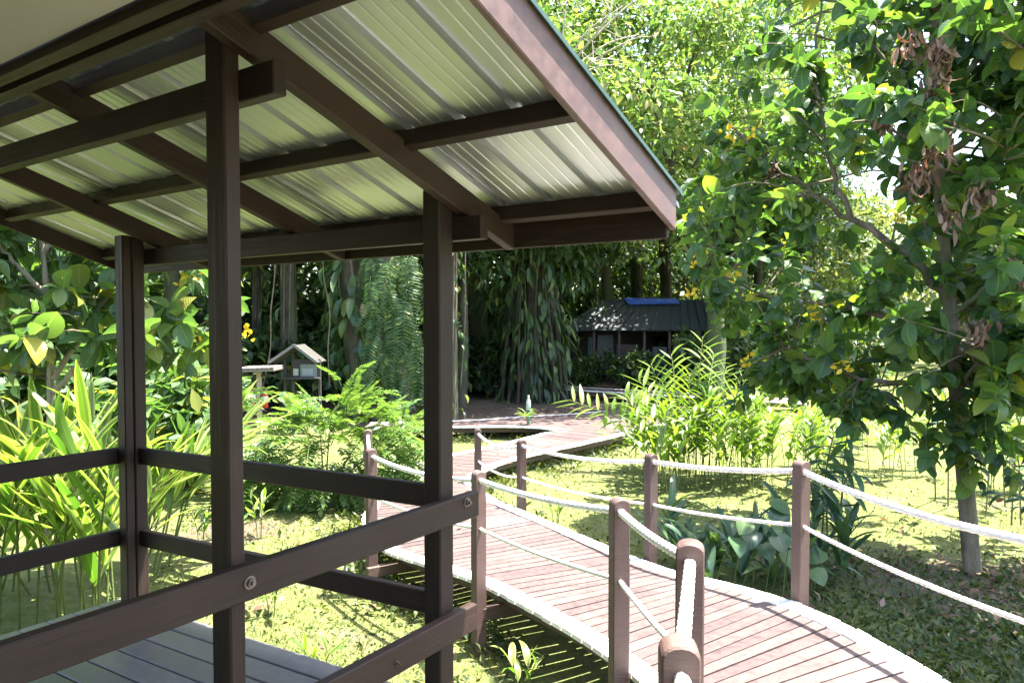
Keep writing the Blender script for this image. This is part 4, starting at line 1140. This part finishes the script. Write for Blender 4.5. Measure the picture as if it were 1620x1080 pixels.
# lianas
for px, Y, x2, lab in ((728, 18.6, 10, 'pale thin liana hanging just right of the centre post'), (520, 18.8, -14, 'thin liana hanging in front of the mossy climber trunk'), (424, 19, 20, 'crooked pale liana above the extinguisher shelter')):
    g = np.random.default_rng(px)
    P = [at(px + x2 * t + g.normal() * 4, 700 - 470 * t - 90, Y + g.normal() * .05) for t in np.linspace(0, 1, 9)]
    tag(tube('liana', P, [.018, .014], M['bark'], ns=6, n=40), lab, 'vine')
# far mass of forest that closes the view
def far_mass(name, label, x0, x1, y0, y1, z1, n, mat, seed, ll):
    g = np.random.default_rng(seed)
    nc = max(20, n // 45)
    c = np.stack([x0 + (x1 - x0) * g.random(nc), y0 + (y1 - y0) * g.random(nc), z1 * g.random(nc) ** .8], 1)
    c[:, 2] *= .75 + .25 * np.sin(c[:, 0] * .5) * np.sin(c[:, 0] * .23 + 1)
    i = np.repeat(np.arange(nc), 45); o = rv(g, len(i)) * g.random((len(i), 1)) ** .4 * 1.6
    V, Fq, U = scatter(TPL['small'], c[i] + o, o + rv(g, len(i)) - UP * .3, UP + rv(g, len(i)) * .8, ll * (.6 + .8 * g.random(len(i))), ll * .5 * np.ones(len(i)), g)
    o_ = link(name, mesh_raw(name, V, Fq, U), None, mat, 'stuff')
    tag(o_, label, 'forest')
far_mass('far_forest', 'dense far rainforest closing the view behind the trees', -46, 13, 46, 56, 24, 26000, M['leaf_forest'], 80, .75)
far_mass('forest_thicket', 'dark thicket of foliage among the far forest trunks', -30, 11, 40.5, 45, 11, 16000, M['leaf_forest'], 82, .6)
far_mass('far_woodland', 'distant pale woodland edge beyond the lawn on the right', 12, 56, 56, 66, 11, 12000, M['leaf_pale'], 81, .8)

# ------------------------------------------------------------------ hut
g = np.random.default_rng(90)
M['hut_roof'] = plain('hut_roof_sheet', (.034, .044, .044), .5, .1, scale=3)
M['hut_blue'] = plain('blue_ridge_tarp', (.03, .10, .42), .35)
M['hut_wall'] = plain('hut_pale_panel', (.09, .095, .09), .8)
M['hut_green'] = plain('hut_green_panel', (.035, .07, .055), .6)
M['hut_wood'] = plain('hut_wood', (.08, .06, .05), .85)
M['board_wood'] = plain('shaded_weathered_wood', (.045, .044, .037), .85)  # wood darkened to stand in for shade over the notice board
M['board_edge'] = plain('shaded_fascia', (.13, .13, .115), .7)  # trim toned down as well, shade put into its colour
hb = at(1010, 503, 31.5); hx = hb[0]
hut = root('hut', 'low forest hut with dark green-grey roof and a bright blue ridge strip', 'hut', (hx, 31.5, 0))
ez, rz = at(900, 522, 29.5)[2], at(1000, 474, 31.5)[2]
x0, x1 = at(893, 503, 29.5)[0], at(1150, 503, 29.5)[0]
rx0 = at(958, 503, 31.5)[0]; rx1 = at(1125, 503, 31.5)[0]
def slab(name, quad, mat, parent, th=.05):
    Q = [np.array(q, float) for q in quad]
    n = np.cross(Q[1] - Q[0], Q[3] - Q[0]); n /= np.linalg.norm(n)
    return link(name, prism(name, Q, [q - n * th for q in Q], 0), parent, mat)
rt = slab('roof', [(x0, 29.5, ez), (x1, 29.5, ez), (rx1, 31.5, rz), (rx0, 31.5, rz)], M['hut_roof'], hut)
slab('roof_hip', [(x0, 33.5, ez), (x0 + .002, 29.49, ez), (rx0, 31.49, rz), (rx0 - .002, 31.52, rz)], M['hut_roof'], hut)
slab('roof_back', [(x1, 33.5, ez), (x0, 33.5, ez), (rx0, 31.52, rz), (rx1, 31.52, rz)], M['hut_roof'], hut)
nrib = 16
for k in range(nrib):
    f = (k + .5) / nrib
    p = np.array((x0 + (x1 - x0) * f, 29.47, ez + .03)); q = np.array((rx0 + (rx1 - rx0) * f, 31.47, rz + .03))
    beam('roof_rib', p, q, .05, .03, M['hut_roof'], hut, bevel=0)
bx0 = at(992, 503, 31.4)[0]
slab('blue_ridge_strip', [(bx0, 31.0, rz - .20), (at(1075, 503, 31)[0], 31.0, rz - .17), (at(1072, 503, 31.4)[0], 31.5, rz + .05), (bx0 - .15, 31.5, rz + .08)], M['hut_blue'], hut, .02)
for fx in np.linspace(.03, .97, 7):
    xx = x0 + (x1 - x0) * fx
    beam('post', (xx, 29.8, -.05), (xx, 29.8, ez + .05), .1, .1, M['hut_wood'], hut, up=(0, 1, 0))
for xa, xb, za, zb, m in ((.22, .32, .55, 2.0, 'hut_wall'), (.16, .2, .4, 1.9, 'hut_green'), (.34, .48, .4, 1.6, 'hut_wood'), (.48, .56, .2, 1.3, 'hut_green'), (.57, .66, .3, 1.5, 'hut_wall'), (.7, .98, .3, 2., 'hut_wood')):
    A = [(x0 + (x1 - x0) * f, 30.4, z) for f, z in ((xa, za), (xb, za), (xb, zb), (xa, zb))]
    link('wall_panel', prism('wall_panel', A, [np.array(p) + np.array([0, .06, 0]) for p in A], 0), hut, M[m])
A = [(x0 + .5, 33.0, 0), (x1, 33.0, 0), (x1, 33.0, ez), (x0 + .5, 33.0, ez)]
link('rear_wall', prism('rear_wall', A, [np.array(p) + np.array([0, .1, 0]) for p in A], 0), hut, M['hut_wood'])

# ------------------------------------------------------------------ notice board with little gable roof
Yb = 17.3
nbx = at(472, 503, Yb)[0]
nb_ = root('notice_board', 'small weathered notice board under a gabled roof at the forest edge', 'notice board', (nbx, Yb, 0))
ap = at(472, 545, Yb)[2]; e_l, e_r = at(433, 572, Yb), at(508, 572, Yb)
for s, e in ((-1, e_l), (1, e_r)):
    slab('roof_slope', [(nbx, Yb - .35, ap), (nbx, Yb + .5, ap), (e[0], Yb + .5, e[2]), (e[0], Yb - .35, e[2])] if s < 0 else [(nbx, Yb + .5, ap), (nbx, Yb - .35, ap), (e[0], Yb - .35, e[2]), (e[0], Yb + .5, e[2])], M['board_wood'], nb_, .03)
    beam('roof_trim', (nbx, Yb - .37, ap + .0), (e[0], Yb - .37, e[2] + .0), .03, .06, M['board_edge'], nb_, bevel=0)
for px in (450, 463, 505):
    p = at(px, 503, Yb); beam('post', (p[0], Yb, -.05), (p[0], Yb, e_l[2] + (.2 if px == 463 else .05)), .06, .06, M['board_wood'], nb_, up=(0, 1, 0))
def panel_px(name, x0, y0, x1, y1, Y, mat, parent, th=.03):
    A = [at(x, y, Y) for x, y in ((x0, y1), (x1, y1), (x1, y0), (x0, y0))]
    return link(name, prism(name, A, [p + np.array([0, th, 0]) for p in A], 0), parent, mat)
M['glass_case'] = plain('dusty_case_glass', (.17, .20, .19), .25)
M['paper'] = plain('notice_paper', (.42, .41, .33), .8)
panel_px('board_panel', 463, 568, 506, 598, Yb - .03, M['board_wood'], nb_)
panel_px('display_case', 475, 576, 501, 596, Yb - .05, M['glass_case'], nb_)
panel_px('notice', 478, 583, 495, 594, Yb - .056, plain('grey_notice', (.26, .29, .28), .7), nb_, .004)
panel_px('notice', 464, 583, 472, 594, Yb - .04, M['paper'], nb_, .004)
beam('shelf', at(441, 598, Yb - .1), at(506, 598, Yb - .1), .2, .03, M['board_wood'], nb_, bevel=0)
# ------------------------------------------------------------------ shelter with the fire extinguishers
Ye = 16.6
M['red'] = plain('extinguisher_red', (.50, .03, .03), .35, noise=.08)
M['shelter_roof'] = plain('shaded_shelter_roof', (.17, .145, .135), .7)  # base colour lowered in place of shade on the little roof
M['white_p'] = plain('white_label', (.7, .7, .68), .6)
M['black'] = plain('black_hose', (.02, .02, .02), .5)
c0 = at(409, 503, Ye)
sh = root('extinguisher_shelter', 'little post with a pale flat roof sheltering the fire extinguishers', 'shelter', (c0[0], Ye, 0))
p, q = at(384, 585, Ye), at(441, 583, Ye)
beam('roof', p, q, .7, .07, M['shelter_roof'], sh, bevel=.01)
for k in range(8):
    a_ = p + (q - p) * ((k + .5) / 8); beam('roof_tile', a_ + np.array([0, -.37, .05]), a_ + np.array([0, .37, .05]), .095, .03, plain('tile_red_%d' % k, (.30 + .05 * (k % 3), .19, .16), .8) if k % 3 == 0 else M['shelter_roof'], sh, bevel=.008)
beam('post', (c0[0], Ye, -.05), (c0[0], Ye, p[2] - .03), .095, .095, plain('bare_post', (.36, .29, .22), .8), sh, up=(0, 1, 0))
beam('cross_bar', at(388, 594, Ye), at(436, 594, Ye), .04, .05, M['board_wood'], sh, bevel=0)
def extinguisher(px, py0, py1, label, dy):
    t, b_ = at(px, py0, Ye + dy), at(px, py1, Ye + dy); h = t[2] - b_[2]; x, y, z = b_
    r_ = root('fire_extinguisher', label, 'fire extinguisher', (x, y, z), 'fire extinguishers under the shelter')
    def lathe(name, prof, mat):
        V = [(x + rr * math.cos(t_), y + rr * math.sin(t_), z + zz) for rr, zz in prof for t_ in np.linspace(0, 2 * math.pi, 14, endpoint=False)]
        n = 14; Fc = [(i * n + j, i * n + (j + 1) % n, (i + 1) * n + (j + 1) % n, (i + 1) * n + j) for i in range(len(prof) - 1) for j in range(n)]
        return link(name, mesh_raw(name, np.array(V), np.array(Fc)), r_, mat)
    R0 = .062
    lathe('cylinder', [(0.001, 0), (R0, 0), (R0, h * .72), (R0 * .75, h * .82), (R0 * .35, h * .88), (R0 * .3, h * .93), (.001, h * .93)], M['red'])
    lathe('paper_label', [(R0 + .002, h * .3), (R0 + .002, h * .58)], M['white_p'])
    beam('valve', (x, y, z + h * .9), (x, y, z + h), .035, .035, M['black'], r_, up=(0, 1, 0), bevel=.003)
    beam('handle', (x - .02, y, z + h * .97), (x + .09, y, z + h * 1.0), .02, .018, M['black'], r_, bevel=.003)
    tube('hose', [(x - .02, y - .02, z + h * .93), (x - .09, y - .03, z + h * .8), (x - .085, y - .03, z + h * .3)], [.011, .011], M['black'], r_, 6, n=10)
    # bracket to the shelter post
    beam('bracket', (x, y, z + h * .6), (c0[0], Ye, z + h * .6), .02, .02, M['black'], r_, bevel=0)
extinguisher(401, 611, 642, 'red fire extinguisher hung left of the shelter post', -.03)
extinguisher(420, 613, 645, 'red fire extinguisher with a white label hung right of the shelter post', -.03)

# ------------------------------------------------------------------ little plant and green marker post in the boardwalk loop
b = atz(836, 690, 0); Yg = b[1]
gp = root('marker_post', 'thin green pipe with a pale bottle on top inside the boardwalk loop', 'post', (b[0], Yg, 0))
tube('pipe', [(b[0], Yg, -.05), (b[0], Yg, at(838, 648, Yg)[2])], [.03, .03], plain('green_pipe', (.06, .2, .12), .5), gp, 8, n=4)
zt = at(838, 648, Yg)[2]
V = [(b[0] + rr * math.cos(t_), Yg + rr * math.sin(t_), zt + zz) for rr, zz in ((.001, -.01), (.05, -.01), (.055, .1), (.05, .2), (.02, .27), (.02, .33), (.001, .33)) for t_ in np.linspace(0, 6.283, 12, endpoint=False)]
link('bottle', mesh_raw('bottle', np.array(V), np.array([(i * 12 + j, i * 12 + (j + 1) % 12, (i + 1) * 12 + (j + 1) % 12, (i + 1) * 12 + j) for i in range(6) for j in range(12)])), gp, plain('pale_green_bottle', (.35, .45, .40), .3))
g = np.random.default_rng(95)
r_ = root('dragon_plant', 'little spiky yellow-green plant beside the green marker pipe', 'plant', (b[0] - .05, Yg - .12, 0))
bb = np.array([b[0] - .05, Yg - .12, 0]); tp = at(833, 655, Yg - .12)
tube('stem', [bb, (bb + tp) / 2 + np.array([.02, 0, 0]), tp], [.014, .01], M['stem'], r_, 6, n=8)
Ls = Leaves()
for i in range(18):
    th = i * 2.4; o = np.array([math.cos(th), math.sin(th), .1 + .9 * g.random()]); Ls.add(tp - UP * .08 * g.random(), o, UP + rv(g) * .2, .24 + .1 * g.random(), .035)
build_leaves(Ls, 'strap', M['leaf_lime'], r_, g)

# ------------------------------------------------------------------ lawn blades, ground cover, fallen leaves
def on_walk(P):
    out = np.zeros(len(P), bool)
    for Lp, Rp in ((Ledge, Redge), (Bout, Bin)):
        C = smooth_path((Lp + Rp) / 2, 80); W = np.linalg.norm(smooth_path(Lp, 80) - smooth_path(Rp, 80), axis=1) / 2
        d = np.linalg.norm(P[:, None, :2] - C[None], axis=2); k = d.argmin(1); out |= d[np.arange(len(P)), k] < W[k] - .12
    return out
def cover(name, label, cat, n, xr, yr, ll, wr, mat, seed, upf=.9, keep=None, key='small'):
    g = np.random.default_rng(seed)
    y = yr[0] * (yr[1] / yr[0]) ** g.random(n); x = y * (xr[0] + (xr[1] - xr[0]) * g.random(n))
    P = np.stack([x, y, ground_z(x, y)], 1)
    dens = .5 + .5 * np.sin(x * 2.1 + 1.3 * np.sin(y * 1.7)) * np.sin(y * 2.6 + x)
    ok = g.random(n) < .35 + .65 * dens
    ok &= ~on_walk(P)
    if keep is not None: ok &= keep(P, g)
    P = P[ok]; m = len(P)
    d = rv(g, m); d[:, 2] = abs(d[:, 2]) * .5 + upf * g.random(m)
    l = ll * (.5 + g.random(m))
    V, Fq, U = scatter(TPL[key], P, d, rv(g, m) * .6 + UP * .5, l, l * wr, g)
    o = link(name, mesh_raw(name, V, Fq, U), None, mat, 'stuff'); tag(o, label, cat); return o
soilf = lambda P: np.clip(1.5 - np.hypot((P[:, 0] - 5) / 2.3, (P[:, 1] - 7.3) / 1.3), 0, 1)
flo = lambda P: P[:, 1] < np.interp(P[:, 0], [-30, -14, -6, -1, 3, 7, 11, 16], [16.6, 17.0, 17.5, 18.2, 20.2, 21.5, 27, 60])
cover('lawn_grass', 'short sunlit grass of the lawn', 'grass', 80000, (-.5, .78), (4.2, 24), .05, .14, M['grass'], 100, keep=lambda P, g: (g.random(len(P)) > soilf(P) * .8) & flo(P))
cover('ground_cover', 'low creeping ground cover beside the boardwalk', 'ground cover', 20000, (-.5, .78), (3.6, 14), .04, .6, M['cover'], 101, upf=.5, keep=lambda P, g: (g.random(len(P)) > soilf(P) * .45) & flo(P))
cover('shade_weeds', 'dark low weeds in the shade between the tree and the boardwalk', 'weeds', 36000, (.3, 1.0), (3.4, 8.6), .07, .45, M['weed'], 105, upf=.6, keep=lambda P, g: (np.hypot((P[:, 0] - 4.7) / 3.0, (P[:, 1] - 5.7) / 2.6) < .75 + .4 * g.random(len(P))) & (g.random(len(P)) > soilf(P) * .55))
cover('fallen_leaves', 'fallen brown leaves under the tree and along the lawn', 'fallen leaves', 9000, (-.5, .78), (4.5, 22), .09, .5, M['leaf_dead'], 102, upf=.05, keep=lambda P, g: g.random(len(P)) < .06 + soilf(P) + .8 * ~flo(P))

# weeds growing against the edges of the walk
def edge_weeds():
    g = np.random.default_rng(103)
    P = []
    for E, sgn in ((Ledge, -1), (Redge, 1), (Bin, 1), (Bout, -1)):
        Q = smooth_path(E, 400); T = np.gradient(Q, axis=0); T /= np.linalg.norm(T, axis=1)[:, None]
        Nn = np.stack([T[:, 1], -T[:, 0]], 1) * sgn
        i = g.integers(0, 400, 9000 if E is Ledge or E is Redge else 2500)
        off = -.3 + np.abs(g.normal(size=len(i))) * .42
        q = Q[i] + Nn[i] * off[:, None]
        P.append(np.column_stack([q, ground_z(q[:, 0], q[:, 1])]))
    P = np.vstack(P); P = P[(P[:, 1] > 3.2) & (P[:, 1] < 18)]
    den = np.sin(P[:, 0] * 3.1 + P[:, 1] * 1.3) * np.sin(P[:, 1] * 2.2 - P[:, 0])
    P = P[g.random(len(P)) < .45 + .55 * den]
    m = len(P); d = rv(g, m); d[:, 2] = abs(d[:, 2]) * .6 + .35
    P[:, 2] += .10 * g.random(m) ** 2
    l = .085 * (.5 + g.random(m))
    V, Fq, U = scatter(TPL['small'], P, d, rv(g, m) * .6 + UP * .6, l, l * .42, g)
    tag(link('edge_weeds', mesh_raw('edge_weeds', V, Fq, U), None, M['cover'], 'stuff'), 'leafy weeds growing along the edges of the boardwalk', 'weeds')
edge_weeds()
def deck_leaves():
    g = np.random.default_rng(104); n = 60
    C = smooth_path((Ledge + Redge) / 2, 300); i = g.integers(40, 290, n)
    P = np.column_stack([C[i] + g.normal(size=(n, 2)) * .45, np.zeros(n)])
    P[:, 2] = [ZD(y) + .012 for y in P[:, 1]]
    d = rv(g, n); d[:, 2] *= .08
    l = .05 + .06 * g.random(n)
    V, Fq, U = scatter(TPL['mid'], P, d, UP + rv(g, n) * .2, l, l * .45, g)
    tag(link('deck_litter', mesh_raw('deck_litter', V, Fq, U), None, M['leaf_dead'], 'stuff'), 'small dry leaves lying on the boardwalk', 'fallen leaves')
deck_leaves()
# ------------------------------------------------------------------ labels that tell alike trees and bushes apart by their place
ORD = 'first second third fourth fifth sixth seventh eighth ninth tenth eleventh twelfth thirteenth fourteenth fifteenth sixteenth seventeenth eighteenth nineteenth twentieth twenty-first twenty-second twenty-third twenty-fourth twenty-fifth twenty-sixth twenty-seventh twenty-eighth'.split()
for nm, txt in (('forest_tree', 'dark rainforest tree in the forest behind, %s from the left'), ('understorey_bush', 'dark leafy bush among the forest trunks, %s from the left'), ('lawn_edge_tree', 'pale green tree beyond the sunlit lawn, %s from the left')):
    os_ = [o for o in COL.objects if o.type == 'EMPTY' and o.name.split('.')[0] == nm]
    os_.sort(key=lambda o: pix(np.array(o.location))[0][0])
    for k, o in enumerate(os_): o['label'] = txt % ORD[k]
